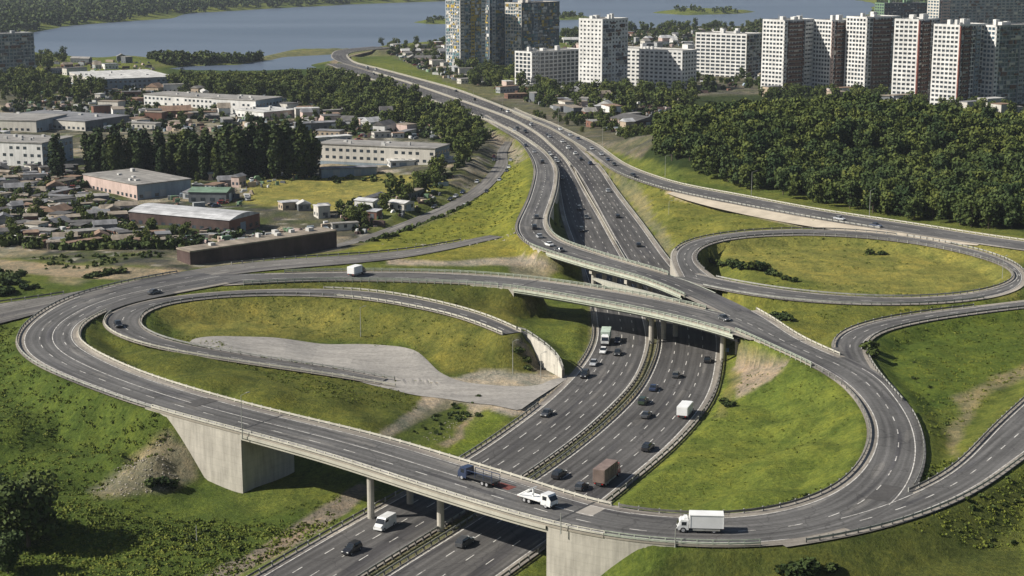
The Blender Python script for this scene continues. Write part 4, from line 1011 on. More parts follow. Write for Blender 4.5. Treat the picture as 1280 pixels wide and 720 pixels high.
warehouse('dark blue store shed at the edge of the dry field', (400,218), (402,223), (471,220), 4.0, 'blue', None, 'slate', depth=6, win=False, doors=2)
warehouse('small slate roofed shed left of the dry field', (243,246), (260,252), (285,247), 3.0, 'grey', None, 'slate', 'gable', doors=1)
warehouse('dark open shed with a sloping roof beside the field', (262,240), (283,254), (294,248), 4.5, 'darkgrey', None, 'green', 'gable', doors=1)
warehouse('low garages along the pale yard right of the poplars', (392,176), (394,180), (440,177), 3.0, 'white', None, 'white', depth=7, doors=3)
warehouse('long dark garage row behind the widest warehouse', (372,160), (374,164), (432,161), 4.0, 'darkgrey', None, 'slate', depth=9, doors=3)
warehouse('brown brick house with a long roof beside the forest edge', (790,154), (793,161), (832,158), 4.2, 'darkbrick', 'pink', 'dark', 'gable', doors=1)
warehouse('small grey roofed house by the parked cars on the side street', (455,258), (466,263), (478,260), 3.5, 'white', None, 'metal', 'gable', doors=1)
warehouse('pale roofed hut between bushes below the dry field', (497,259), (505,264), (518,261), 3.0, 'offwhite', None, 'white', 'gable', doors=1)

# ---- small houses and sheds filling the town, every one a thing
def road_clear(x, y, m=4.0):
    d = np.hypot(RS[:, 0]-x, RS[:, 1]-y)-RS[:, 3]
    return d.min() > m
RS_S = R['S']
def taken(x, y, r):
    for ox, oy, orad in OCC:
        if (ox-x)**2+(oy-y)**2 < (orad+r)**2: return True
    return np.hypot(RS_S.c[:, 0]-x, RS_S.c[:, 1]-y).min() < r+4.5
def sample_poly(poly, n, rr):
    xs = [p[0] for p in poly]; ys_ = [p[1] for p in poly]; out = []
    W0 = np.array([P(a, b, 0)[:2] for a, b in poly]); lo = W0.min(0); hi = W0.max(0); tries = 0
    while len(out) < n and tries < n*60:
        tries += 1; x = rr.uniform(lo[0], hi[0]); y = rr.uniform(lo[1], hi[1])
        if sdist(W0, np.array([x]), np.array([y]))[0] > 0: out.append((x, y))
    return out
HT = {}
WN = {'white': 'white', 'offwhite': 'cream', 'pink': 'pinkish', 'brick': 'brick', 'tan': 'tan', 'grey': 'grey', 'darkgrey': 'dark'}
def house_template(wall, roof, W, D, h, kind):
    key = (wall, roof, W, D, h, kind)
    if key in HT: return HT[key]
    parts = []
    mb = MB().box(-W/2, W/2, -D/2, D/2, -1.0, h); parts.append(('wall', mb.mesh('wall'), WM[wall]))
    mb = MB(); rs = 0.28*D
    if kind == 'gable':
        mb.prism([(-D/2-0.4, h), (D/2+0.4, h), (0, h+rs)], -W/2-0.4, W/2+0.4); mb.v = [(y, x, z) for x, y, z in mb.v]; mb.f = [f[::-1] for f in mb.f]
    else: mb.box(-W/2-0.25, W/2+0.25, -D/2-0.25, D/2+0.25, h+0.01, h+0.3)
    parts.append(('roof', mb.mesh('roof'), RM[roof]))
    mb = MB(); k = max(1, int(W/3))
    for j in range(k):
        x = -W/2+(j+0.5)*W/k; mb.box(x-0.6, x+0.6, -D/2-0.05, -D/2+0.05, 0.9, 2.1)
    for y in (-D/4, D/4): mb.box(-W/2-0.05, -W/2+0.05, y-0.5, y+0.5, 0.9, 2.1)
    parts.append(('windows', mb.mesh('windows'), M['glass']))
    mb = MB().box(W/2-2.2, W/2-1.1, -D/2-0.08, -D/2+0.02, 0, 2.05); parts.append(('door', mb.mesh('door'), WM['darkgrey']))
    for _, me_, mt in parts: me_.materials.append(mt)
    HT[key] = parts; return parts
def put_house(x, y, rz, tpl, name, label, cat, group):
    z = height(np.array([x]), np.array([y]))[0]
    root = empty(name, (x, y, z), rz); tag(root, label, cat, group)
    for nm, me_, _ in tpl:
        o = link(nm, me_, None, root)
        if nm == 'windows': o['kind'] = 'stuff'
rr = random.Random(5)
ZONES = [
  ([(0,225),(95,215),(95,245),(160,265),(160,290),(235,300),(230,330),(60,325),(0,318)], 300, 'in crowded yards above the gravel track', 0.85),
  ([(0,165),(20,200),(60,212),(90,235),(0,240)], 40, 'below the office at the left edge', 0.4),
  ([(120,125),(235,112),(320,145),(330,155),(130,165)], 70, 'among the halls behind the poplar row', 0.4),
  ([(330,140),(430,140),(560,160),(590,180),(400,172)], 60, 'between the woodland and the widest warehouse', 0.3),
  ([(240,228),(330,222),(300,240),(250,245)], 16, 'in the yard below the poplar row', 0.3),
  ([(430,262),(540,245),(500,282),(430,290)], 7, 'beside the side street with the parked cars', 0.4),
  ([(330,265),(420,272),(410,285),(340,282)], 6, 'behind the long brown brick shed', 0.5),
  ([(480,62),(560,58),(600,110),(560,100)], 50, 'right of the far motorway near the lake', 0.3),
  ([(610,108),(730,108),(800,150),(790,185),(720,150),(640,125)], 80, 'between the motorway and the white tower', 0.5),
  ([(700,48),(900,40),(900,80),(700,62)], 60, 'along the lake shore behind the white tower', 0.2),
  ([(40,74),(180,76),(200,90),(60,95)], 12, 'on the lake shore at the left', 0.2),
  ([(870,50),(960,45),(955,105),(880,100)], 12, 'around the cream block', 0.2),
]
for poly, n, where, dens in ZONES:
    for (x, y) in sample_poly(poly, n, rr):
        yard = 'yards' in where
        W = rr.choice([4, 5, 6, 8, 10, 13]); D = rr.choice([3, 4, 5, 6, 7]); h = rr.choice([2.2, 2.4, 2.6, 2.8, 3.2] if yard else [2.4, 2.8, 3.2, 4.5])
        if y > 900: W *= 1.5; D *= 1.5; h *= 1.3
        if taken(x, y, W*0.5) or not road_clear(x, y, W*0.6+2): continue
        if not (-340 < x/y*1000 < 340): continue
        OCC.append((x, y, W*0.5)); wall = rr.choice(['white', 'offwhite', 'offwhite', 'pink', 'brick', 'tan', 'grey', 'darkgrey']); roof = rr.choice(['grey', 'dirt', 'dirt', 'metal', 'dark', 'rust', 'white', 'slate', 'grey'])
        if yard: wall = rr.choice(['grey', 'brick', 'darkgrey', 'tan', 'offwhite', 'darkgrey']); roof = rr.choice(['grey', 'dirt', 'dirt', 'dark', 'dark', 'rust', 'slate', 'slate'])
        kind = rr.choice(['gable', 'flat', 'flat']); rz = rr.choice([0.25, 0.35, 0.5, -0.3, 0.3+math.pi/2, 0.8, 1.2])
        rn = {'grey': 'grey', 'metal': 'metal', 'dark': 'dark', 'rust': 'rusty', 'dirt': 'dusty', 'white': 'pale', 'slate': 'slate'}[roof]
        nm = 'shed' if h < 3 else 'house'
        lab = '%s %s with %s roof %s' % (WN[wall], nm, rn, where)
        put_house(x, y, rz, house_template(wall, roof, W, D, h, kind), nm, lab, nm, '%s %ss %s' % (WN[wall], nm, where))

for poly, n, where in (([(960,112),(1020,118),(1120,122),(1230,136),(1300,140),(1300,150),(1230,146),(1120,136),(960,124)], 46, 'between the hill forest and the tower row'), ([(1010,60),(1100,60),(1300,90),(1300,120),(1010,105)], 30, 'behind the tower row')):
    for (x, y) in sample_poly(poly, n, rr):
        W = rr.choice([9, 12, 16]); D = rr.choice([7, 9]); h = rr.choice([3.5, 5, 7])
        if taken(x, y, W*0.5): continue
        OCC.append((x, y, W*0.5)); wall = rr.choice(['white', 'offwhite', 'pink', 'grey', 'tan']); roof = rr.choice(['grey', 'dirt', 'white', 'slate', 'rust'])
        rn = {'grey': 'grey', 'rust': 'rusty', 'dirt': 'dusty', 'white': 'pale', 'slate': 'slate'}[roof]
        put_house(x, y, rr.choice([0.3, 0.5, -0.2]), house_template(wall, roof, W, D, h, 'flat'), 'house', '%s house with %s roof %s' % (WN[wall], rn, where), 'house', '%s houses %s' % (WN[wall], where))
# ------------------------------------------------------------------ trees, shrubs, woods
def mat_leaf(name, c0, c1, c2):
    m, N, L, b = new_mat(name, 0.75, 0.15)
    oi = N.new('ShaderNodeObjectInfo'); at = N.new('ShaderNodeAttribute'); at.attribute_name = 'tone'
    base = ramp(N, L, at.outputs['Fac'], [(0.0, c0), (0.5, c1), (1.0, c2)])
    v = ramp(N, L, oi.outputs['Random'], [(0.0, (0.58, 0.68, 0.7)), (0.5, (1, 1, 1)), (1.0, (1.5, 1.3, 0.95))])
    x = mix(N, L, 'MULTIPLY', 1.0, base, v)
    n = ramp(N, L, noise(N, L, geo_pos(N), 0.05, 3, 0.6), [(0.35, (0.8, 0.85, 0.85)), (0.65, (1.2, 1.12, 1.05))])
    L.new(mix(N, L, 'MULTIPLY', 1.0, x, n), b.inputs['Base Color'])
    b.inputs['Subsurface Weight'].default_value = 0.0
    return m
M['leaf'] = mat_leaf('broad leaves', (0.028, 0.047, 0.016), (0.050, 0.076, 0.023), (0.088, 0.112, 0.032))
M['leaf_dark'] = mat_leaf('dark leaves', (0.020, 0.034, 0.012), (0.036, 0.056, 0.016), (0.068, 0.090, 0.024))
M['bark'] = simple('bark', (0.10, 0.08, 0.06), 0.9, 0.1)
def leaf_cloud(lumps, n, size, seed, flat=0.0):
    """numpy arrays of quads spread through and over overlapping lumps"""
    r = np.random.RandomState(seed); lumps = np.array(lumps, float)
    vol = lumps[:, 3]*lumps[:, 4]; k = r.choice(len(lumps), n, p=vol/vol.sum())
    d = r.normal(size=(n, 3)); d /= np.linalg.norm(d, axis=1)[:, None]
    rad = r.uniform(0.62, 1.08, n)
    L = lumps[k]; c = L[:, :3]+d*np.stack([L[:, 3], L[:, 3], L[:, 4]], 1)*rad[:, None]
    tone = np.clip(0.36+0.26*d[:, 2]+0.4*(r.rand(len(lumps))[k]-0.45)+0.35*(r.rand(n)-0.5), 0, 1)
    nn = d+r.normal(size=(n, 3))*0.55; nn /= np.linalg.norm(nn, axis=1)[:, None]
    a = np.cross(nn, r.normal(size=(n, 3))); a /= np.linalg.norm(a, axis=1)[:, None]; b = np.cross(nn, a)
    s_ = size*r.uniform(0.6, 1.35, n)[:, None]
    q = np.stack([c-a*s_-b*s_*0.7, c+a*s_*0.9-b*s_*0.8, c+a*s_+b*s_*0.75, c-a*s_*0.8+b*s_], 1)
    return q, tone
def quads_mesh(name, q, tone, mats):
    n = len(q); me = bpy.data.meshes.new(name)
    me.vertices.add(n*4); me.vertices.foreach_set('co', q.reshape(-1))
    me.loops.add(n*4); me.loops.foreach_set('vertex_index', np.arange(n*4))
    me.polygons.add(n); me.polygons.foreach_set('loop_start', np.arange(0, n*4, 4)); me.polygons.foreach_set('loop_total', np.full(n, 4))
    me.update(calc_edges=True)
    a = me.attributes.new('tone', 'FLOAT', 'POINT'); a.data.foreach_set('value', np.repeat(tone, 4))
    for m in mats: me.materials.append(m)
    return me
def lumps_broad(r, H, W, n=9):
    """H total height, W crown width"""
    out = [(0, 0, H*0.60, W*0.34, H*0.30)]
    for i in range(n):
        a = r.uniform(0, 6.28); rd = W*r.uniform(0.14, 0.34); z = H*r.uniform(0.36, 0.86); s_ = W*r.uniform(0.15, 0.24)*(1.1-0.5*abs(z/H-0.6))
        out.append((math.cos(a)*rd, math.sin(a)*rd, z, s_, s_*r.uniform(0.7, 1.0)))
    for i in range(4):
        a = r.uniform(0, 6.28); out.append((math.cos(a)*W*0.24, math.sin(a)*W*0.24, H*r.uniform(0.2, 0.34), W*0.2, W*0.18))
    return out
def lumps_poplar(r, H, W):
    out = []
    for i in range(13):
        f = i/12; z = H*(0.14+0.82*f); s_ = W*0.5*(math.sin(math.pi*(0.18+0.74*f)))**0.6*r.uniform(0.62, 0.9)
        a = r.uniform(0, 6.28); rd = W*0.14; out.append((math.cos(a)*rd, math.sin(a)*rd, z, s_, s_*1.5))
    return out
def trunk_mesh(r, H, W, rad):
    mb = MB(); mb.cyl((0, 0, -0.8), (0, 0, H*0.45), rad, rad*0.6, 7); mb.cyl((0, 0, H*0.45), (0.1, 0.1, H*0.85), rad*0.6, rad*0.15, 5)
    for i in range(5):
        a = r.uniform(0, 6.28); z = H*r.uniform(0.25, 0.5); mb.cyl((0, 0, z), (math.cos(a)*W*0.3, math.sin(a)*W*0.3, z+H*0.22), rad*0.35, rad*0.1, 4)
    me_ = mb.mesh('trunk'); me_.materials.append(M['bark']); return me_
rt = random.Random(11)
TPL = {'broad': [], 'poplar': [], 'shrub': [], 'fine': []}
LOWQ = {'broad': [], 'poplar': [], 'shrub': []}
for i in range(7):
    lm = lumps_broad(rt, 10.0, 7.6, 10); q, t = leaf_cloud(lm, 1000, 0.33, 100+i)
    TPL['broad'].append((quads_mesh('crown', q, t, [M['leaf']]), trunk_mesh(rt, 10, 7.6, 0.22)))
    LOWQ['broad'].append(leaf_cloud(lm, 370, 0.44, 200+i))
for i in range(4):
    lm = lumps_poplar(rt, 22.0, 7.0); q, t = leaf_cloud(lm, 1300, 0.50, 300+i)
    TPL['poplar'].append((quads_mesh('crown', q, t, [M['leaf_dark']]), trunk_mesh(rt, 22, 4, 0.35)))
for i in range(4):
    lm = [(rt.uniform(-.9, .9), rt.uniform(-.9, .9), rt.uniform(0.4, 1.3), rt.uniform(0.6, 1.0), rt.uniform(0.5, 0.9)) for _ in range(6)]; q, t = leaf_cloud(lm, 260, 0.24, 400+i)
    TPL['shrub'].append((quads_mesh('foliage', q, t, [M['leaf_dark']]), None)); LOWQ['shrub'].append(leaf_cloud(lm, 60, 0.45, 410+i))
def put_tree(kind, x, y, sc, label, group=None, name=None, sz=None, idx=None, cat='tree', z=None):
    tp = TPL[kind][rt.randrange(len(TPL[kind])) if idx is None else idx]
    if z is None: z = height(np.array([x]), np.array([y]))[0]
    nm = name or {'broad': 'broadleaf_tree', 'poplar': 'poplar_tree', 'shrub': 'shrub', 'fine': 'broadleaf_tree'}[kind]
    rz = rt.uniform(0, 6.28); s_ = (sc, sc, sz or sc*rt.uniform(0.88, 1.15))
    if tp[1] is None:
        o = link(nm, tp[0]); o.location = (x, y, z-0.1); o.rotation_euler = (0, 0, rz); o.scale = s_; tag(o, label, cat, group); return o
    root = empty(nm, (x, y, z-0.1), rz); root.scale = s_; tag(root, label, cat, group)
    link('crown', tp[0], None, root); link('trunk', tp[1], None, root); return root
# the big tree at the lower left and its neighbour
rb = random.Random(3)
lm = lumps_broad(rb, 15.0, 12.5, 22); q, t = leaf_cloud(lm, 5200, 0.30, 901); TPL['fine'].append((quads_mesh('crown', q, t, [M['leaf']]), trunk_mesh(rb, 15, 12, 0.4)))
p = G_at(36, 684); put_tree('fine', p[0], p[1], 1.12, 'big dark round tree in the lower left corner', idx=0, sz=0.93)
p = G_at(-18, 668); put_tree('fine', p[0], p[1], 1.1, 'dark tree cut off by the left edge beside the big tree', idx=0, sz=0.85)
p = G_at(10, 716); put_tree('fine', p[0], p[1], 0.55, 'smaller tree below the big tree at the left edge', idx=0)
# poplar row
POP = [(72, 224, 20)]+[(118+i*14+rt.uniform(-3, 3), 224+rt.uniform(-2, 2), rt.uniform(15, 19)) for i in range(15)]+[(108+i*15.5+rt.uniform(-4, 4), 220+3*math.sin(i*0.7)+rt.uniform(-2, 3), rt.uniform(18, 22)) for i in range(19)]+[(125+i*19+rt.uniform(-5, 5), 212+rt.uniform(-2, 2), rt.uniform(18, 21)) for i in range(14)]+[(330, 223, 25), (345, 224, 24), (362, 223, 25), (378, 224, 25), (392, 222, 22), (300, 222, 24), (285, 219, 24)]
for i, (px, py, h) in enumerate(POP):
    p = G_at(px, py, 2); sc = h/22
    lab = 'dark poplar standing apart at the left end of the poplar row' if i == 0 else '%s dark poplar in the %s of the dense row behind the warehouse' % ('very tall' if h > 21 else 'tall', 'left part' if px < 200 else 'middle' if px < 300 else 'right part')
    put_tree('poplar', p[0], p[1], sc*rt.uniform(1.05, 1.3), lab, 'poplars: '+lab[:40] if i else None, sz=sc*rt.uniform(0.95, 1.1)); OCC.append((p[0], p[1], 3))
# broadleaf trees: gather every place first, then the 300 largest become things
CAND = []    # (x, y, scale, where)
def grow(poly, n, h0, h1, where, gap=0.0, clear=6.0, hill=False, off=0):
    for (x, y) in sample_poly(poly, n, rt):
        h = rt.uniform(h0, h1)/10
        if not road_clear(x, y, clear) or taken(x, y, 1.5+off): continue
        CAND.append((x, y, h, where))
FOREST = [(812,200),(822,214),(862,226),(930,240),(1000,254),(1080,269),(1160,282),(1280,295),(1420,300),(1420,172),(1280,176),(1230,164),(1150,143),(1040,134),(940,138),(885,146),(850,167),(828,187)]
FW = np.array([P(a, b, 6)[:2] for a, b in FOREST]); lo = FW.min(0); hi = FW.max(0)
gx, gy = np.meshgrid(np.arange(lo[0], hi[0], 5.3), np.arange(lo[1], hi[1], 5.3)); gx = gx.ravel()+rng.uniform(-2.2, 2.2, gx.size); gy = gy.ravel()+rng.uniform(-2.2, 2.2, gy.size)
ok = sdist(FW, gx, gy) > 0
for x, y in zip(gx[ok], gy[ok]):
    if x < 0.37*y and road_clear(x, y, 6) and rt.random() < 0.94: CAND.append((x, y, rt.choice([rt.uniform(0.85, 1.05), rt.uniform(0.95, 1.2), rt.uniform(1.1, 1.4)]), 'forest'))
grow([(205,104),(300,103),(400,100),(432,104),(560,142),(598,174),(575,188),(520,164),(470,160),(430,145),(330,126),(225,116)], 560, 8, 13, 'woodland', off=-2)
grow([(540,168),(600,172),(606,195),(575,205),(550,190)], 26, 8, 12, 'corner')
grow([(552,196),(600,198),(590,222),(540,245),(500,262),(470,262),(520,240)], 34, 6, 10, 'street')
grow([(430,262),(500,262),(480,290),(420,285)], 12, 5, 8, 'street')
grow([(640,100),(730,112),(868,108),(868,138),(790,142),(700,138),(650,118)], 170, 8, 13, 'towers')
grow([(570,85),(655,90),(650,112),(590,108)], 60, 8, 12, 'towers')
grow([(40,96),(130,112),(130,128),(40,130),(0,118),(0,98)], 90, 8, 12, 'upperleft')
grow([(30,66),(80,70),(80,92),(30,92)], 26, 8, 12, 'upperleft')
grow([(120,130),(320,110),(330,158),(140,165)], 95, 4, 8, 'halls', off=-1)
grow([(0,98),(70,100),(75,140),(0,130)], 40, 5, 9, 'upperleft', off=-1)
grow([(330,138),(480,140),(560,162),(480,172),(330,160)], 70, 4, 8, 'halls', off=-1)
grow([(620,108),(700,105),(800,150),(820,190),(720,155)], 90, 4, 8, 'east', off=-1)
grow([(490,62),(570,62),(610,110),(560,100)], 60, 5, 9, 'shore', off=-1)
grow([(0,225),(160,262),(235,300),(230,332),(0,320)], 190, 3, 6.5, 'yards', off=-0.8)
grow([(0,165),(60,212),(90,232),(0,225)], 24, 4, 8, 'yards')
grow([(400,160),(480,160),(470,172),(400,172)], 20, 5, 9, 'halls')
grow([(620,140),(730,150),(830,215),(800,205),(700,160)], 20, 4, 7, 'east', clear=8)
grow([(700,150),(790,160),(815,200),(780,188)], 22, 5, 9, 'east', clear=8)
grow([(700,36),(960,34),(960,48),(870,52),(700,50)], 130, 8, 13, 'shore')
grow([(950,112),(1020,118),(1120,122),(1230,136),(1300,140),(1300,158),(1230,150),(1120,138),(950,128)], 200, 6, 11, 'foot of towers')
grow([(1010,60),(1100,60),(1300,90),(1300,120),(1010,105)], 120, 7, 12, 'foot of towers')
grow([(880,60),(955,60),(950,110),(860,115)], 60, 5, 10, 'east far')
grow([(470,58),(560,52),(560,80),(500,70)], 40, 6, 10, 'shore')
grow([(200,228),(400,222),(410,232),(330,230),(240,232)], 26, 3, 7, 'foot')
CAND.sort(key=lambda c: -c[2]/c[1])
WHERE = {'forest': 'broadleaf tree in the dense forest on the hill at the right', 'woodland': 'tree in the woodland strip left of the far motorway', 'corner': 'tree on the corner between the widest warehouse and the motorway',
 'street': 'rounded tree beside the side street left of the green slope', 'towers': 'tree in the belt below the white apartment blocks', 'upperleft': 'dark tree near the grey block at the upper left', 'halls': 'tree among the industrial halls',
 'yards': 'small tree in the crowded yards at the left', 'east': 'tree on the verge between the motorway and the brown brick house', 'shore': 'tree along the lake shore', 'foot of towers': 'tree at the foot of the right hand tower row', 'east far': 'tree on the grass around the cream block', 'foot': 'low tree at the foot of the poplar row'}
CX = np.array([c[0] for c in CAND]); CY = np.array([c[1] for c in CAND]); CZ = height(CX, CY)
NI = 300
FRONT = {}
for i in range(min(NI, len(CAND))):
    x, y, s_, w = CAND[i]; px_, py_ = pix(x, y, CZ[i]); lab = WHERE[w]
    if w == 'forest':
        size = 'tall' if s_ > 1.2 else 'middling' if s_ > 1.0 else 'low'
        side = 'left end' if px_ < 900 else 'left half' if px_ < 1010 else 'middle' if px_ < 1110 else 'right half' if px_ < 1210 else 'right end'
        lab = '%s broadleaf tree near the front edge of the hill forest, %s' % (size, side)
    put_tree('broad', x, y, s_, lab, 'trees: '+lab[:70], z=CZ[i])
def merged(name, items, kind, mat, label, cat, zoff=-0.2):
    qs, ts = [], []
    for (x, y, z, s_) in items:
        q, t = LOWQ[kind][rt.randrange(len(LOWQ[kind]))]; a = rt.uniform(0, 6.28); c_, s2 = math.cos(a), math.sin(a)
        w = q*np.array([s_, s_, s_*rt.uniform(0.85, 1.15)]); X = w[..., 0]*c_-w[..., 1]*s2+x; Y = w[..., 0]*s2+w[..., 1]*c_+y; Z = w[..., 2]+z+zoff
        qs.append(np.stack([X, Y, Z], -1)); ts.append(np.clip(t+rt.uniform(-0.28, 0.28), 0, 1))
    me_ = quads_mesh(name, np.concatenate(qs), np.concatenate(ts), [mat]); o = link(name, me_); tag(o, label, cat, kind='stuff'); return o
rest = [(CX[i], CY[i], CZ[i], CAND[i][2]) for i in range(NI, len(CAND))]
merged('woodland', rest, 'broad', M['leaf'], 'mass of broadleaf trees of the hill forest and the woods behind the town', 'woodland')
# far woods across the lake, the wooded spit, the islands: masses of foliage
LOWQ['far'] = [leaf_cloud(lumps_broad(rt, 12.0, 13, 6), 54, 1.4, 500+i) for i in range(5)]
def far_wood(poly, n, s0, s1, z=None):
    out = []
    pts = sample_poly(poly, n, rt)
    if not pts: return out
    X = np.array([p[0] for p in pts]); Y = np.array([p[1] for p in pts]); Z = height(X, Y) if Y.min() < 4200 else np.full(len(X), -2.0)
    Z = np.where(Y > 4200, -2.0, Z)
    for x, y, z_ in zip(X, Y, Z):
        if z_ > WL+0.3: out.append((x, y, z_, rt.uniform(s0, s1)))
    return out
fw = far_wood([(-80,-8),(600,-8),(620,-3),(450,2),(360,7),(300,10),(228,14),(150,25),(80,31),(38,38),(20,47),(-80,50)], 3300, 0.9, 1.35)
fw += far_wood([(-200,-16),(640,-16),(640,-8),(-200,-8)], 900, 1.6, 2.2)
fw += far_wood([(560,-12),(1400,-12),(1400,-4),(1100,-3),(620,-2.5)], 900, 1.5, 2.0)
fw += far_wood([(1096,-4),(1400,-4),(1400,30),(1090,30),(1100,5)], 500, 1.0, 1.4)
merged('far_woods', fw, 'far', M['leaf'], 'dark woods along the far shore of the lake', 'woods')
sp_ = far_wood([(184,70),(240,73),(300,71),(330,70),(325,74),(300,77),(240,80),(200,78)], 330, 0.5, 0.85)
for isl in ISLES: sp_ += far_wood(isl, 60, 0.55, 0.85)
merged('shore_woods', sp_, 'far', M['leaf'], 'low woods on the spit and the small islands in the lake', 'woods')
# shrubs
SH = [(8,352,3.2),(-4,350,3.6),(16,356,2.6),(24,346,2.0),(10,366,2.2),(30,362,1.8),(2,369,2.5),(44,360,1.4),(112,348,1.5),(120,346,1.7),(128,345,1.6),(136,343,1.8),(144,342,1.8),(152,341,1.7),
      (905,333,1.6),(912,331,2.0),(920,333,2.2),(929,335,2.0),(938,337,2.4),(946,338,2.6),(955,339,2.2),(963,343,1.8),(972,346,1.6),(981,350,1.5),(991,352,1.4),(885,326,1.3),(896,330,1.5),
      (970,398,1.8),(978,399,2.0),(987,401,1.6),(1087,438,2.2),(1092,446,2.0),(905,505,1.4),(912,508,1.2),(1000,716,2.2),(1012,714,1.8),(985,716,1.6),(1040,715,1.4),(190,606,1.5),(203,606,1.6),(214,608,1.4),
      (598,520,0.8),(585,518,0.8),(600,497,0.8),(1090,318,1.8),(1102,319,1.5),(650,440,1.3),(658,452,1.4),(660,462,1.2)]
for i, (px, py, s_) in enumerate(SH):
    p = G_at(px, py, 3)
    wh = ('dark bush by the gravel track at the left edge' if px < 60 and py < 400 else 'bush in the hedge below the gravel track' if px < 160 and py < 400 else 'dark low bush in the line across the oval loop field' if 880 < px < 1000 and py < 360 else
          'low bush on the grass wedge between the slip roads' if 960 < px < 990 and py < 410 else 'dark bush below the bend of the right connecting road' if 1080 < px < 1095 and py > 400 else 'low bush at the bottom edge below the ring road' if py > 700 else
          'dark green bush at the foot of the stony slope' if px < 300 else 'weedy bush in the ditch behind the front bridge' if px < 610 else 'bush on the bank beside the white retaining wall' if px < 700 else 'low bush on the bank near the flyovers')
    put_tree('shrub', p[0], p[1], s_*0.8, wh, 'bushes: '+wh[:50], sz=s_*0.55, cat='bush', z=p[2])
# scrub along the hedge lines, verge and yards that no one could count
sc_ = []
def scrub(poly, n, s0, s1):
    for (x, y) in sample_poly(poly, n, rt):
        if road_clear(x, y, 0.8): sc_.append((x, y, s0, s1))
scrub([(40,338),(230,336),(240,340),(110,362),(60,360)], 70, 0.3, 0.7)
scrub([(0,312),(235,322),(240,333),(0,324)], 150, 0.8, 1.7)
scrub([(430,305),(560,275),(632,200),(636,206),(575,275),(470,312),(430,316)], 260, 0.5, 1.0)
scrub([(0,640),(240,640),(420,660),(280,715),(0,720)], 90, 0.12, 0.3)
scrub([(210,640),(310,660),(300,690),(180,690)], 30, 0.2, 0.5)
scrub([(845,715),(1280,610),(1280,720)], 160, 0.2, 0.5)
scrub([(930,470),(1080,500),(1050,600),(860,640),(800,630)], 30, 0.1, 0.2)
scrub([(660,250),(695,250),(715,300),(690,285)], 50, 0.3, 0.8)
scrub([(300,226),(560,226),(540,232),(300,232)], 40, 0.5, 1.2)
scrub([(1140,480),(1200,560),(1180,590),(1130,500)], 20, 0.2, 0.4)
scrub([(555,508),(600,505),(560,545),(510,548)], 36, 0.2, 0.5)
X = np.array([c[0] for c in sc_]); Y = np.array([c[1] for c in sc_]); Z = height(X, Y)
merged('scrub', [(c[0], c[1], z, rt.uniform(c[2], c[3])) for c, z in zip(sc_, Z)], 'shrub', M['leaf'], 'scrub and tall weeds on verges and banks', 'scrub')
# loose stones on the bank left of the front abutment and on the stone pitching
mb = MB(); rs_ = random.Random(8)
def stones(poly, n, s0, s1):
    W0 = sample_poly(poly, n, rs_); X = np.array([c[0] for c in W0]); Y = np.array([c[1] for c in W0]); Z = height(X, Y)
    for x, y, z in zip(X, Y, Z):
        s_ = rs_.uniform(s0, s1); vs = []
        for dx, dy, dz in ((1,0,0),(0,1,0),(-1,0,0),(0,-1,0),(0,0,1),(0,0,-1)): vs.append((x+dx*s_*rs_.uniform(.6, 1.2), y+dy*s_*rs_.uniform(.6, 1.2), z+0.05+dz*s_*rs_.uniform(.4, .8)))
        mb.add(vs, [(0,1,4),(1,2,4),(2,3,4),(3,0,4),(1,0,5),(2,1,5),(3,2,5),(0,3,5)])
stones([(112,612),(150,596),(200,588),(225,600),(215,612),(150,624)], 260, 0.1, 0.32)
stones([(478,322),(720,318),(720,330),(560,331)], 160, 0.2, 0.6)
stones([(520,556),(598,502),(602,506),(560,552)], 60, 0.1, 0.25)
o = mb.build('loose_stones', simple('pale broken stone', (0.30, 0.27, 0.22), 0.9, 0.2, 0.3, 0.8)); tag(o, 'pale broken stones scattered on the banks', 'stones', kind='stuff')

# junk, stacks, fences and sheet metal filling the yards: nobody could count it
scy = []
rj = random.Random(77); mbs = MB(); JM = ['white', 'darkgrey', 'tan', 'brown', 'blue', 'grey', 'darkbrick', 'green', 'pink']
def clutter(poly, n, s0=0.6, s1=2.6):
    for (x, y) in sample_poly(poly, n, rj):
        if not road_clear(x, y, 3) or taken(x, y, -1.0): continue
        scy.append((x, y, rj.uniform(s0, s1)))
clutter([(0,225),(95,220),(160,262),(240,300),(330,296),(410,285),(420,300),(235,328),(0,318)], 1500)
clutter([(0,165),(60,212),(95,225),(160,262),(0,250)], 380)
clutter([(170,262),(300,222),(400,222),(330,240),(300,262)], 160)
clutter([(60,98),(235,108),(330,118),(590,175),(560,180),(400,170),(130,165),(0,140)], 1100, 0.9, 3.2)
clutter([(470,62),(570,58),(620,110),(560,100)], 500, 1.2, 3.5)
clutter([(610,108),(730,112),(868,120),(830,165),(800,190),(720,150)], 700, 0.9, 3.0)
clutter([(700,40),(960,36),(960,110),(880,118),(870,60),(700,60)], 500, 1.4, 4.0)
clutter([(420,268),(560,235),(590,205),(600,195),(540,262),(440,300)], 130, 0.6, 2.0)
clutter([(40,74),(190,78),(200,92),(40,95)], 120, 1.2, 3.5)
X = np.array([c[0] for c in scy]); Y = np.array([c[1] for c in scy]); Z = height(X, Y)
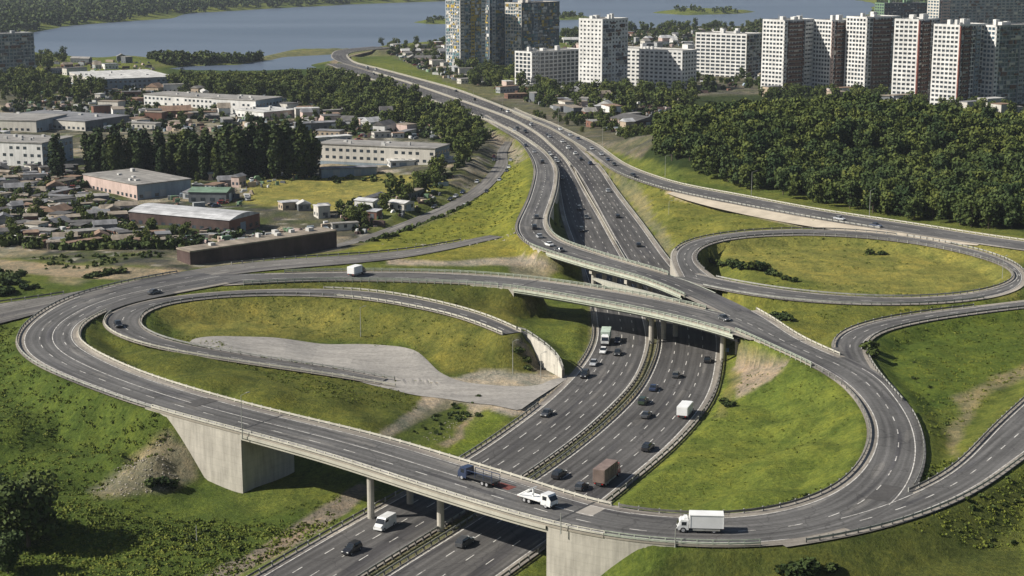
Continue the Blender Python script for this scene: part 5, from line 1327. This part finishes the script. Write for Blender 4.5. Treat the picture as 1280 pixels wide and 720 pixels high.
for (x, y, s_), z in zip(scy, Z):
    a = rj.choice([0.25, 0.35, 0.5, -0.3, 1.9, 1.2]); L_ = s_*rj.uniform(0.6, 2.4); W_2 = s_*rj.uniform(0.3, 0.9); h = rj.uniform(0.5, 1.0)*min(s_, 2.4); c_, s2 = math.cos(a), math.sin(a); vs = []
    for zz, k in ((-0.6, 1.0), (h, rj.choice([1.0, 1.0, 0.8, 0.3]))):
        for dx, dy in ((-1, -1), (1, -1), (1, 1), (-1, 1)):
            u, v = dx*L_/2*k, dy*W_2/2; vs.append((x+u*c_-v*s2, y+u*s2+v*c_, z+zz))
    mbs.add(vs, [(4,5,6,7),(0,1,5,4),(1,2,6,5),(2,3,7,6),(3,0,4,7)], rj.randrange(len(JM)))
o = mbs.build('yard_clutter', [WM[k] for k in JM]); tag(o, 'junk, stacks and lean-tos filling the yards of the town', 'clutter', kind='stuff')
sc_ = []
scrub([(0,225),(95,220),(160,262),(240,300),(330,296),(235,328),(0,318)], 700, 0.6, 1.5)
scrub([(60,98),(235,108),(330,118),(590,175),(560,180),(400,170),(130,165),(0,140)], 600, 0.8, 2.0)
scrub([(610,108),(730,112),(868,120),(830,165),(800,190),(720,150)], 500, 0.8, 2.0)
scrub([(470,62),(570,58),(620,110),(560,100)], 250, 1.0, 2.2); scrub([(700,40),(960,36),(960,110),(880,118),(870,60),(700,60)], 500, 1.0, 2.4)
scrub([(420,262),(560,230),(600,200),(540,262),(440,300)], 120, 0.5, 1.2)
sc_ = [c for c in sc_ if not taken(c[0], c[1], -1.5)]
X = np.array([c[0] for c in sc_]); Y = np.array([c[1] for c in sc_]); Z = height(X, Y)
merged('yard_scrub', [(c[0], c[1], z, rt.uniform(c[2], c[3])) for c, z in zip(sc_, Z)], 'shrub', M['leaf_dark'], 'bushes and weeds growing between the yards and sheds', 'scrub')

# tall grass and weeds standing in tufts on the meadows and banks
M['tuft'] = mat_leaf('grass tufts', (0.052, 0.078, 0.014), (0.080, 0.112, 0.019), (0.116, 0.140, 0.028))
TQ = []
for i in range(5):
    lmt = [(rt.uniform(-.8, .8), rt.uniform(-.8, .8), 0.05, rt.uniform(0.4, 0.8), rt.uniform(0.2, 0.4)) for _ in range(3)]; q, t = leaf_cloud(lmt, 18, 0.18, 700+i); TQ.append((q, np.clip(t+0.12, 0, 1)))
LOWQ['tuft'] = TQ
tf = []
def tufts(poly, n, s0, s1):
    for (x, y) in sample_poly(poly, n, rj):
        if road_clear(x, y, 1.2): tf.append((x, y, rj.uniform(s0, s1)))
tufts([(0,625),(240,640),(430,645),(290,716),(0,722)], 1700, 0.4, 1.2)
tufts([(0,600),(120,618),(300,640),(430,610),(420,660),(0,660)], 500, 0.35, 0.8)
tufts([(0,440),(60,480),(200,520),(220,590),(110,620),(0,620)], 1500, 0.4, 1.0)
tufts([(860,700),(1280,610),(1280,722),(840,722)], 1100, 0.4, 1.0)
tufts([(940,470),(1080,510),(1050,600),(860,645),(790,640)], 500, 0.3, 0.6)
tufts([(1095,430),(1280,390),(1280,500),(1160,600)], 900, 0.4, 0.9)
tufts([(110,410),(230,450),(520,490),(520,520),(400,530)], 900, 0.35, 0.8)
tufts([(190,385),(440,380),(600,400),(660,465),(560,455),(260,420)], 700, 0.35, 0.8)
tufts([(430,312),(650,200),(655,300),(520,320)], 900, 0.5, 1.1)
tufts([(885,300),(1200,300),(1260,345),(1100,366),(900,345)], 500, 0.4, 0.9)
tufts([(770,225),(1000,283),(850,305)], 300, 0.4, 0.9); tufts([(880,372),(1150,386),(1035,436)], 250, 0.4, 0.9)
X = np.array([c[0] for c in tf]); Y = np.array([c[1] for c in tf]); Z = height(X, Y)
merged('tall_grass', [(c[0], c[1], z, c[2]) for c, z in zip(tf, Z)], 'tuft', M['tuft'], 'tufts of tall grass and weeds on the meadows and banks', 'grass', zoff=-0.05)
# ------------------------------------------------------------------ vehicles
def paint(name, col, rough=0.3):
    m, N, L, b = new_mat(name, rough, 0.5); b.inputs['Base Color'].default_value = col+(1,); b.inputs['Coat Weight'].default_value = 0.4
    f = ramp(N, L, noise(N, L, N.new('ShaderNodeTexCoord').outputs['Object'], 1.2, 4, 0.6), [(0.3, tuple(x*0.8 for x in col)), (0.7, tuple(min(1, x*1.08) for x in col))]); L.new(f, b.inputs['Base Color']); return m
CPT = {'white': paint('white car paint', (0.75, 0.75, 0.73)), 'silver': paint('silver car paint', (0.42, 0.43, 0.44)), 'black': paint('black car paint', (0.02, 0.02, 0.022)), 'dark blue': paint('dark blue car paint', (0.03, 0.045, 0.09)),
       'dark grey': paint('dark grey car paint', (0.07, 0.072, 0.075)), 'red': paint('red car paint', (0.35, 0.03, 0.02)), 'dark green': paint('dark green car paint', (0.04, 0.06, 0.035))}
M['tyre'] = simple('tyre rubber', (0.02, 0.02, 0.02), 0.9, 0.2); M['rim'] = simple('wheel rim', (0.35, 0.35, 0.35), 0.4, 0.5, 0.1)
M['carglass'] = new_mat('car glass', 0.08, 0.7)[0]; M['carglass'].node_tree.nodes['Principled BSDF'].inputs['Base Color'].default_value = (0.015, 0.02, 0.025, 1)
M['lamp'] = simple('headlamp glass', (0.7, 0.7, 0.66), 0.2, 0.6, 0.05); M['tail'] = simple('tail lamp', (0.35, 0.02, 0.015), 0.3, 0.5, 0.05)
M['chassis'] = simple('chassis black', (0.035, 0.035, 0.035), 0.7); M['tarp_grey'] = simple('grey container steel', (0.20, 0.15, 0.13), 0.7, 0.3, 0.3, 0.5); M['box_white'] = simple('white box body', (0.74, 0.74, 0.72), 0.5, 0.3, 0.08, 0.4)
M['truck_red'] = paint('red truck paint', (0.40, 0.035, 0.025)); M['door_brown'] = simple('brown grey door', (0.16, 0.12, 0.10), 0.7)
def loft(mb, secs):
    """secs: (x, halfwidth bottom, halfwidth top, z0, z1)"""
    b = len(mb.v)
    for x, w0, w1, z0, z1 in secs:
        zm = z0+(z1-z0)*0.55
        mb.v += [(x, -w0, z0), (x, -w0*1.02, zm), (x, -w1, z1), (x, w1, z1), (x, w0*1.02, zm), (x, w0, z0)]
    n = len(secs)
    for i in range(n-1):
        for k in range(6):
            a, c = b+i*6+k, b+i*6+(k+1) % 6; mb.f.append((a, c, c+6, a+6)); mb.m.append(0)
    mb.f.append(tuple(b+k for k in range(6))[::-1]); mb.f.append(tuple(b+(n-1)*6+k for k in range(6))); mb.m += [0, 0]
    return mb
def wheel_mesh(rad, wd):
    t = MB().cyl((0, -wd/2, 0), (0, wd/2, 0), rad, rad, 12).mesh('tyre'); t.materials.append(M['tyre'])
    r_ = MB().cyl((0, -wd/2-0.012, 0), (0, wd/2+0.012, 0), rad*0.58, rad*0.58, 10).mesh('rim'); r_.materials.append(M['rim']); return t, r_
WH = {'car': wheel_mesh(0.33, 0.22), 'truck': wheel_mesh(0.50, 0.30), 'van': wheel_mesh(0.37, 0.24)}
def wheels(root, xs, y, kind):
    t, r_ = WH[kind]; rad = {'car': 0.33, 'truck': 0.5, 'van': 0.37}[kind]
    for x in xs:
        for s_ in (-1, 1):
            w = link('wheel', t, None, root); w.location = (x, s_*y, rad); link('rim', r_, None, w)
def lamps(root, x0, x1, y, z):
    for s_ in (-1, 1):
        MB().box(x1-0.06, x1+0.02, s_*y-0.18, s_*y+0.18, z-0.09, z+0.09).build('headlight', M['lamp'], root)
        MB().box(x0-0.02, x0+0.06, s_*y-0.16, s_*y+0.16, z-0.02, z+0.16).build('tail_light', M['tail'], root)
def make_car(color, kind):
    root = empty('car')
    h = {'sedan': 1.42, 'suv': 1.72, 'hatch': 1.48}[kind]; L_ = {'sedan': 2.3, 'suv': 2.35, 'hatch': 2.0}[kind]; w = 0.9
    belt = h*0.60
    loft(MB(), [(-L_, w*0.8, w*0.72, 0.38, belt*0.93), (-L_+0.2, w*0.95, w*0.86, 0.25, belt), (-L_*0.4, w, w*0.93, 0.22, belt+0.02), (L_*0.35, w, w*0.92, 0.22, belt), (L_*0.8, w*0.95, w*0.82, 0.24, belt*0.86), (L_, w*0.78, w*0.62, 0.38, belt*0.66)]).build('body', CPT[color], root)
    rear = {'sedan': -L_*0.62, 'suv': -L_*0.93, 'hatch': -L_*0.9}[kind]; fr = L_*0.42
    loft(MB(), [(rear, w*0.84, w*0.8, belt-0.03, belt+0.04), (rear+0.4, w*0.84, w*0.68, belt-0.03, h-0.05), (-0.1, w*0.86, w*0.70, belt-0.03, h-0.02), (fr-0.75, w*0.84, w*0.68, belt-0.03, h-0.07), (fr, w*0.82, w*0.78, belt-0.06, belt+0.02)]).build('windows', M['carglass'], root)
    loft(MB(), [(rear+0.38, w*0.70, w*0.64, h-0.06, h-0.02), (-0.1, w*0.72, w*0.66, h-0.06, h+0.02), (fr-0.78, w*0.70, w*0.62, h-0.08, h-0.03)]).build('roof', CPT[color], root)
    for s_ in (-1, 1): MB().box(fr-0.45, fr-0.25, s_*(w+0.08)-0.09, s_*(w+0.08)+0.09, belt, belt+0.14).build('wing_mirror', CPT[color], root)
    wheels(root, (-L_*0.6, L_*0.62), w-0.1, 'car'); lamps(root, -L_+0.03, L_-0.05, w*0.6, belt*0.72); return root
def make_van(color):
    root = empty('van')
    loft(MB(), [(-2.6, 0.95, 0.9, 0.35, 2.25), (-2.5, 1.0, 0.93, 0.3, 2.35), (1.0, 1.0, 0.93, 0.3, 2.35), (1.75, 1.0, 0.86, 0.3, 1.45), (2.5, 0.92, 0.75, 0.4, 1.05)]).build('body', CPT[color], root)
    loft(MB(), [(0.98, 0.86, 0.84, 1.5, 2.28), (1.08, 0.88, 0.86, 1.4, 2.24), (1.85, 0.86, 0.84, 1.36, 1.44)]).build('windscreen', M['carglass'], root)
    for s_ in (-1, 1): MB().box(0.2, 1.2, s_*0.985-0.02, s_*0.985+0.02, 1.35, 2.0).build('side_window', M['carglass'], root)
    wheels(root, (-1.7, 1.65), 0.9, 'van'); lamps(root, -2.6, 2.48, 0.68, 0.85); return root
def cab(root, x0, x1, w, h, mat, zb=0.55):
    loft(MB(), [(x0, w, w*0.96, zb, h), (x0+(x1-x0)*0.7, w, w*0.94, zb, h), (x1, w*0.97, w*0.9, zb-0.1, h*0.62)]).build('cab', mat, root)
    loft(MB(), [(x0+(x1-x0)*0.68, w*0.86, w*0.82, h*0.62, h-0.16), (x0+(x1-x0)*0.76, w*0.88, w*0.84, h*0.60, h-0.2), (x1+0.03, w*0.86, w*0.84, h*0.58, h*0.63)]).build('windscreen', M['carglass'], root)
    for s_ in (-1, 1): MB().box(x0+(x1-x0)*0.2, x0+(x1-x0)*0.62, s_*w-0.03, s_*w+0.03, h*0.6, h-0.3).build('side_window', M['carglass'], root)
    MB().box(x1-0.08, x1+0.1, -w, w, 0.4, 0.75).build('bumper', M['chassis'], root)
def make_boxtruck(L_, H, cabmat, boxmat, doormat=None, cabh=2.3, ribs=True):
    root = empty('truck'); x0 = -L_/2; xc = L_/2-1.9
    MB().box(x0, L_/2-0.2, -0.5, 0.5, 0.5, 0.85).build('chassis', M['chassis'], root)
    MB().box(x0, xc-0.1, -1.22, 1.22, 0.95, H).build('cargo_box', boxmat, root)
    mb = MB(); rsp = 1.2 if ribs else xc-x0-0.3
    for k in range(int((xc-x0-0.2)/rsp)+1):
        for s_ in (-1, 1): mb.box(x0+k*rsp, x0+k*rsp+0.08, s_*1.24-0.025, s_*1.24+0.025, 0.98, H-0.02)
    mb.build('side_ribs', boxmat, root)['kind'] = 'stuff'
    MB().box(x0-0.04, x0+0.0, -1.15, 1.15, 1.0, H-0.1).build('rear_door', doormat or boxmat, root)
    mb = MB()
    for a in (-1, 1): mb.box(x0, xc-0.1, a*1.22-0.06, a*1.22+0.06, H-0.05, H+0.03)
    mb.box(x0, xc-0.1, -1.2, 1.2, H+0.0, H+0.05); mb.build('box_roof', M['box_white'] if boxmat is M['box_white'] else boxmat, root)
    cab(root, xc, L_/2, 1.08, cabh, cabmat)
    if cabh < H-0.4: MB().box(xc+0.1, xc+0.9, -0.9, 0.9, cabh, cabh+0.35, taper=(0.15, 0.1)).build('wind_deflector', cabmat, root)
    MB().box(x0+0.6, xc-0.7, -1.16, -1.10, 0.5, 0.85).build('side_guard', M['steel'], root); MB().box(x0+0.6, xc-0.7, 1.10, 1.16, 0.5, 0.85).build('side_guard', M['steel'], root)
    wheels(root, (x0+1.3, x0+2.4, L_/2-1.1) if L_ > 8.5 else (x0+1.6, L_/2-1.0), 0.95, 'truck'); lamps(root, x0-0.05, L_/2+0.08, 0.8, 0.72); return root
def make_recovery():
    root = empty('recovery_truck')
    MB().box(-3.8, 3.0, -0.5, 0.5, 0.5, 0.85).build('chassis', M['chassis'], root)
    mb = MB(); mb.box(-3.9, 1.3, -1.15, 1.15, 0.95, 1.1); mb.box(-3.9, 1.3, -1.2, -1.1, 1.1, 1.25); mb.box(-3.9, 1.3, 1.1, 1.2, 1.1, 1.25); mb.build('flat_bed', M['box_white'], root)
    mb = MB(); mb.cyl((-3.8, -0.9, 1.1), (-1.2, -0.9, 2.7), 0.12, 0.1, 6); mb.cyl((-3.8, 0.9, 1.1), (-1.2, 0.9, 2.7), 0.12, 0.1, 6); mb.cyl((-1.2, -0.9, 2.7), (-1.2, 0.9, 2.7), 0.1, 0.1, 6); mb.cyl((-1.2, 0, 1.1), (-1.2, 0, 2.7), 0.2, 0.15, 6)
    mb.build('crane_arm', M['box_white'], root)
    cab(root, 1.4, 3.6, 1.1, 2.5, CPT['white']); wheels(root, (-2.4, -1.3, 2.5), 0.95, 'truck'); lamps(root, -3.9, 3.7, 0.8, 0.75); return root
def make_carrier():
    root = empty('flatbed_truck')
    MB().box(-4.3, 3.6, -0.5, 0.5, 0.5, 0.9).build('chassis', M['chassis'], root)
    MB().box(-4.4, 1.9, -1.2, 1.2, 0.95, 1.15).build('flat_bed', M['chassis'], root)
    mb = MB()
    for x in (-4.3, -2.3, -0.2, 1.8):
        for s_ in (-1, 1): mb.cyl((x, s_*1.12, 1.1), (x, s_*1.12, 2.2), 0.07, 0.07, 5)
    for s_ in (-1, 1): mb.cyl((-4.3, s_*1.12, 2.2), (1.8, s_*1.12, 2.2), 0.08, 0.08, 5)
    mb.build('side_frame', CPT['dark blue'], root)
    cab(root, 2.1, 4.2, 1.1, 2.5, CPT['dark blue']); wheels(root, (-3.0, -1.9, 3.2), 0.95, 'truck'); lamps(root, -4.4, 4.3, 0.8, 0.75); return root
def kids(o): return [o]+[c for ch in o.children for c in kids(ch)]
PROTO = {}
def proto(key, fn):
    if key not in PROTO: PROTO[key] = [fn(), False]
    p = PROTO[key]
    if not p[1]: p[1] = True; return p[0]
    return copy_tree(p[0])
def park(obj, x, y, z, ang, label, cat, group=None):
    obj.location = (x, y, z); obj.rotation_euler = (0, 0, ang); tag(obj, label, cat, group)
    obj['group'] = group if group else 'single vehicles'
    if not group: del obj['group']
    return obj
def on(k, px, py, side=0):
    """nearest road sample under a photo pixel, height from the road"""
    r = R[k]; z = 5.0
    for _ in range(6):
        p = P(px, py, z); i = int(np.argmin(np.hypot(r.c[:, 0]-p[0], r.c[:, 1]-p[1]))); z = r.c[i, 2]+DZ[k]+0.01
    return p, r.t[i], z
def veh(k, px, py, obj, rev, label, cat, group=None, turn=0.0):
    p, t, z = on(k, px, py); a = math.atan2(t[1], t[0])+(math.pi if rev else 0)+turn
    return park(obj, p[0], p[1], z, a, label, cat, group)
veh('G', 875, 664, proto('wbox', lambda: make_boxtruck(7.7, 3.2, CPT['white'], M['box_white'], None, 2.25, False)), False, 'white box truck on the near curve at the bottom right of the bridge', 'truck')
veh('M_right', 759, 601, proto('cont', lambda: make_boxtruck(9.2, 3.7, M['truck_red'], M['tarp_grey'], M['door_brown'], 2.8)), False, 'brown grey container truck with a red tail driving away on the right carriageway', 'truck')
PROTO['cont'][0].children[0].data and None
veh('M_right', 857, 519, proto('semi', lambda: make_boxtruck(7.6, 2.9, CPT['white'], M['box_white'], None, 2.4)), False, 'white truck near the right edge of the motorway behind the bridge', 'truck')
veh('M_left', 757, 428, proto('semi2', lambda: make_boxtruck(8.6, 3.4, CPT['white'], simple('pale green tarpaulin', (0.42, 0.5, 0.42), 0.7), None, 2.6)), True, 'truck with a pale green box emerging from the middle flyover shadow', 'truck')
veh('B', 446, 344, proto('small', lambda: make_boxtruck(6.4, 3.0, CPT['dark grey'], M['box_white'], None, 2.2)), False, 'small white backed truck on the upper left road', 'truck', turn=math.radians(60))
veh('G', 598, 603, proto('carrier', make_carrier), False, 'dark blue flatbed truck on the far lane of the front bridge', 'truck')
veh('G', 673, 630, proto('recovery', make_recovery), True, 'white recovery truck with a raised arm on the front bridge', 'truck')
veh('M_left', 481, 660, proto('van', lambda: make_van('white')), True, 'white van coming out from under the front bridge', 'van')
NEAR = [('M_left', 440, 690, 'black', 'suv', 'black car on the left carriageway near the bottom edge'), ('M_right', 581, 681, 'dark grey', 'suv', 'dark car in the shadow under the front bridge'),
  ('M_right', 699, 596, 'black', 'suv', 'black car beside the median behind the front bridge'), ('M_right', 727, 611, 'dark grey', 'hatch', 'dark small car left of the container truck'), ('M_right', 810, 562, 'black', 'suv', 'black car right of the container truck by the edge line'),
  ('M_right', 808, 521, 'dark grey', 'sedan', 'dark grey car left of the white truck'), ('M_right', 804, 504, 'dark green', 'suv', 'dark green car close to the median'), ('M_right', 817, 487, 'dark blue', 'sedan', 'dark blue car behind the dark green one'),
  ('M_right', 845, 471, 'dark grey', 'hatch', 'dark car in the middle lanes behind the flyover'), ('M_right', 884, 452, 'black', 'sedan', 'black car at the edge of the flyover shadow'), ('M_left', 742, 456, 'silver', 'sedan', 'silver car at the left edge of the motorway below the white wall'),
  ('M_left', 754, 441, 'white', 'hatch', 'white car following the pale green truck'), ('M_left', 772, 443, 'black', 'sedan', 'black car right of the silver car'), ('M_left', 731, 471, 'black', 'suv', 'black car behind the silver one near the apron'),
  ('M_left', 683, 519, 'dark grey', 'sedan', 'dark grey car by the gravel apron edge'), ('M_left', 772, 428, 'dark blue', 'hatch', 'dark blue car just leaving the flyover shadow'),
  ('C', 668, 286, 'black', 'suv', 'black car on the bend of the upper ramp'), ('C', 674, 297, 'silver', 'hatch', 'silver car on the bend of the upper ramp'), ('C', 686, 307, 'white', 'sedan', 'white car entering the upper flyover'), ('C', 699, 314, 'dark grey', 'sedan', 'dark car at the start of the upper flyover'),
  ('C', 671, 273, 'dark grey', 'hatch', 'dark car above the bend of the upper ramp'), ('C', 678, 204, 'black', 'suv', 'black car at the top of the upper ramp'), ('C', 668, 191, 'silver', 'sedan', 'silver car near the head of the ramp'), ('C', 657, 183, 'dark blue', 'sedan', 'dark blue car leaving the motorway for the ramp'),
  ('D', 148, 408, 'black', 'hatch', 'black car on the left loop by the grass tip'), ('G', 193, 367, 'dark grey', 'sedan', 'dark car on the ring road at the upper left'), ('G', 905, 400, 'dark grey', 'sedan', 'dark car where the two flyovers join')]
for k, px, py, c, kind, lab in NEAR:
    veh(k, px, py, proto((c, kind), lambda: make_car(c, kind)), k in ('M_left', 'C', 'D'), lab, 'car')
rv = random.Random(21)
FAR = [('M_right', 710, 186, 'white'), ('M_right', 703, 178, 'white'), ('M_right', 719, 193, 'white'), ('M_right', 726, 200, 'black'), ('E', 752, 194, 'silver'), ('E', 760, 201, 'dark blue'), ('E', 768, 207, 'black'), ('E', 740, 187, 'silver'), ('M_right', 664, 157, 'silver'), ('M_right', 684, 170, 'dark grey'),
  ('M_right', 772, 272, 'black'), ('M_right', 798, 308, 'black'), ('M_left', 733, 273, 'dark grey'), ('M_left', 727, 289, 'black'), ('M_left', 724, 262, 'dark grey'), ('M_right', 760, 240, 'silver')]
for t in range(24):
    k = rv.choice(['M_left', 'M_left', 'M_right', 'M_right', 'E']); r = R[k]
    if k == 'E': st = rv.uniform(1.5, 10)
    else: st = rv.uniform(15.5, 24.5)
    i = int(np.argmin(abs(r.st-st))); o = rv.uniform(-0.7, 0.7)*r.w[i]; q = r.c[i, :2]+r.n[i]*o; a, b = pix(q[0], q[1], r.c[i, 2])
    FAR.append((k, a, b, rv.choice(['white', 'silver', 'black', 'dark grey', 'dark blue', 'white', 'silver'])))
FLB = {'M_left': 'in the oncoming lanes of the far motorway', 'M_right': 'driving away on the far motorway', 'E': 'on the far slip road left of the forest'}
for k, px, py, c in FAR:
    kind = rv.choice(['sedan', 'suv', 'hatch']); kn = {'sedan': 'saloon', 'suv': 'tall', 'hatch': 'compact'}[kind]
    veh(k, px, py, proto((c, kind), lambda: make_car(c, kind)), k == 'M_left', '%s %s car %s' % (c, kn, FLB[k]), 'car', '%s cars %s' % (c, FLB[k]))
# parked cars beside the side street and in the yards
PK = [('S', 0, 'along the side street left of the green slope')]
for t in range(16):
    r = R['S']; i = int(rv.uniform(0.15, 0.85)*len(r.c)); q = r.c[i, :2]+r.n[i]*(r.w[i]+1.3)*rv.choice([1, -1]); z = height(q[:1], q[1:2])[0]+0.05; c = rv.choice(['white', 'silver', 'black', 'dark grey', 'dark blue', 'red'])
    park(proto((c, 'sedan'), lambda: make_car(c, 'sedan')), q[0], q[1], z, math.atan2(r.t[i][1], r.t[i][0]), '%s car parked along the side street left of the slope' % c, 'car', '%s cars parked along the side street' % c)
YARD = [([(10,232),(90,222),(90,240),(20,250)], 16, 'in the yard at the far left'), ([(180,262),(240,256),(330,250),(300,262)], 6, 'between the two front warehouses'), ([(240,225),(330,222),(310,238),(250,240)], 18, 'in the pale yard below the poplars'),
        ([(390,172),(470,170),(480,178),(400,180)], 10, 'behind the widest warehouse'), ([(110,262),(160,270),(150,290),(60,285)], 12, 'in the crowded yards at the left'), ([(640,110),(800,140),(800,150),(680,135)], 20, 'between the motorway and the white tower'), ([(500,62),(560,70),(570,100),(520,85)], 18, 'near the glass towers')]
for poly, n, where in YARD:
    for (x, y) in sample_poly(poly, n, rv):
        if taken(x, y, 1.5) or not road_clear(x, y, 4): continue
        c = rv.choice(['white', 'silver', 'black', 'dark grey', 'dark blue', 'red', 'white']); kind = rv.choice(['sedan', 'suv', 'hatch']); z = height(np.array([x]), np.array([y]))[0]+0.05; OCC.append((x, y, 1.5))
        park(proto((c, kind), lambda: make_car(c, kind)), x, y, z, rv.choice([0.3, 0.4, 1.9, 3.5]), '%s car parked %s' % (c, where), 'car', '%s cars parked %s' % (c, where))

# ------------------------------------------------------------------ posts, signs, joints, patches
def lamp_post(x, y, z, h, label, arm=1.6, ang=0.0, group=None):
    root = empty('lamp_post', (x, y, z), ang); tag(root, label, 'lamp post', group)
    MB().cyl((0, 0, -0.5), (0, 0, h), 0.11, 0.06, 8).build('pole', M['steel'], root)
    if h < 4: return root
    MB().cyl((0, 0, h-0.05), (arm, 0, h+0.35), 0.05, 0.04, 6).build('arm', M['steel'], root)
    MB().box(arm-0.1, arm+0.7, -0.14, 0.14, h+0.30, h+0.42, taper=(0.06, 0.04)).build('lamp_head', M['steel'], root)
    return root
for px, py, k, h, lab in ((303, 546, 'G', 8.5, 'lamp post with a small head above the left abutment'), (701, 664, 'G', 3.2, 'short post on the near railing at the right end of the bridge'), (844, 682, 'G', 3.0, 'short post on the railing behind the box truck'),
    (1253, 346, 'L', 6, 'post beside the right end of the oval loop')):
    p, t, z = on(k, px, py); q = P(px, py, z); lamp_post(q[0], q[1], z, h, lab, 1.2 if h > 4 else 0.3, 0.6)
for px, py, h, lab in ((451, 421, 8, 'slim pole on the grass mound of the left loop'), (641, 468, 8.5, 'pole at the foot of the mound by the apron'), (676, 471, 6.0, 'pole beside the white retaining wall'), (440, 372, 3, 'small post by the left loop road'), (43, 640, 2.5, 'short marker post in the grass near the big tree'), (246, 676, 3.0, 'pale marker post in the lower left meadow'), (836, 268, 5, 'post on the grass left of the oval loop')):
    p = G_at(px, py, 3); lamp_post(p[0], p[1], p[2], h, lab, 0.9, 0.3)
for i, (k, st, sd) in enumerate([('M_right', s_, 'A') for s_ in (15.6, 17.2, 18.4, 19.6, 20.3, 20.8, 21.3, 21.8, 22.3)]+[('E', s_, 'A') for s_ in (2, 4, 6, 8, 9.5)]):
    r = R[k]; j = int(np.argmin(abs(r.st-st))); q = r.c[j, :2]+r.n[j]*(r.w[j]+(1.4 if sd == 'A' and k == 'M_right' else 0.9)); lamp_post(q[0], q[1], r.c[j, 2], 10, 'tall lamp post %s' % ('in the median of the far motorway' if k == 'M_right' else 'on the outer verge of the far slip road'), 2.0, math.atan2(r.n[j][1], r.n[j][0]), 'lamp posts along the far roads '+k[:1])
# road sign boards
def sign(px, py, k, w, h, zb, col, label, side='A', legs=2):
    p, t, z = on(k, px, py); root = empty('road_sign', (p[0], p[1], z), math.atan2(t[1], t[0])+math.pi/2); tag(root, label, 'road sign')
    for x in ((-w*0.4, w*0.4) if legs == 2 else (0,)): MB().cyl((x, 0.06, -0.5), (x, 0.06, zb+h), 0.06, 0.06, 6).build('leg', M['steel'], root)
    MB().box(-w/2, w/2, -0.04, 0.03, zb, zb+h).build('board', col, root)
BLUE = simple('blue sign sheet', (0.05, 0.12, 0.35), 0.5, 0.4, 0.08)
sign(908, 449, 'M_right', 1.2, 1.0, 2.0, BLUE, 'small sign at the right edge of the motorway by the flyover', legs=1)
# expansion joints and patches on the decks
def cross_patch(k, st, w, mat, name, inset=0.3, f0=None, f1=None, dz=0.017):
    r = R[k]; i = int(np.argmin(abs(r.st-st))); c = r.c[i].copy(); c[2] += DZ[k]+dz; n = np.array([*r.n[i], 0]); t = np.array([*r.t[i], 0]); W = r.w[i]-inset
    a0 = -W if f0 is None else f0*W; a1 = W if f1 is None else f1*W
    v = [c+n*a0-t*w/2, c+n*a1-t*w/2, c+n*a1+t*w/2, c+n*a0+t*w/2]; f = (0, 1, 2, 3)
    if np.cross(v[1]-v[0], v[3]-v[0])[2] < 0: f = f[::-1]
    m_ = bpy.data.meshes.new(name); m_.from_pydata([tuple(q) for q in v], [], [f]); link(name, m_, mat, surf[k])
JN = simple('expansion joint rubber', (0.05, 0.05, 0.05), 0.8); PALE = mat_concrete('pale patch', (0.34, 0.31, 0.27), False); REDP = simple('worn red surfacing', (0.16, 0.055, 0.045), 0.85, 0.2, 0.3, 0.6)
for k, st in (('G', 16.0), ('G', 20.05), ('B', 5.95), ('C', 9.4), ('G', 2.1), ('C', 13.2)): cross_patch(k, st, 0.5, JN, 'expansion_joint')
cross_patch('G', 15.75, 3.2, PALE, 'pale_patch', 2.0, -1.0, -0.1, 0.009); cross_patch('G', 17.0, 4.5, REDP, 'red_surfacing', 2.3, -0.72, -0.3, 0.010)
cross_patch('G', 20.9, 7.0, M['asphalt_dark'], 'dark_patch', 2.0, -1.0, 0.1, 0.009); cross_patch('G', 10.2, 9.0, M['asphalt_dark'], 'dark_patch', 2.0, 0.1, 0.9, 0.009)

# ------------------------------------------------------------------ haze
hz = bpy.data.materials.new('haze air'); hz.use_nodes = True; hn = hz.node_tree.nodes; hn.clear()
vo = hn.new('ShaderNodeVolumePrincipled'); vo.inputs['Density'].default_value = 0.000045; vo.inputs['Color'].default_value = (0.80, 0.88, 1.0, 1); vo.inputs['Anisotropy'].default_value = 0.2
ou = hn.new('ShaderNodeOutputMaterial'); hz.node_tree.links.new(vo.outputs[0], ou.inputs['Volume'])
hb = MB().box(-18500, 18500, -60, 14500, -12, 130).build('haze', hz); tag(hb, 'thin blue haze over the whole valley', 'haze', kind='stuff')
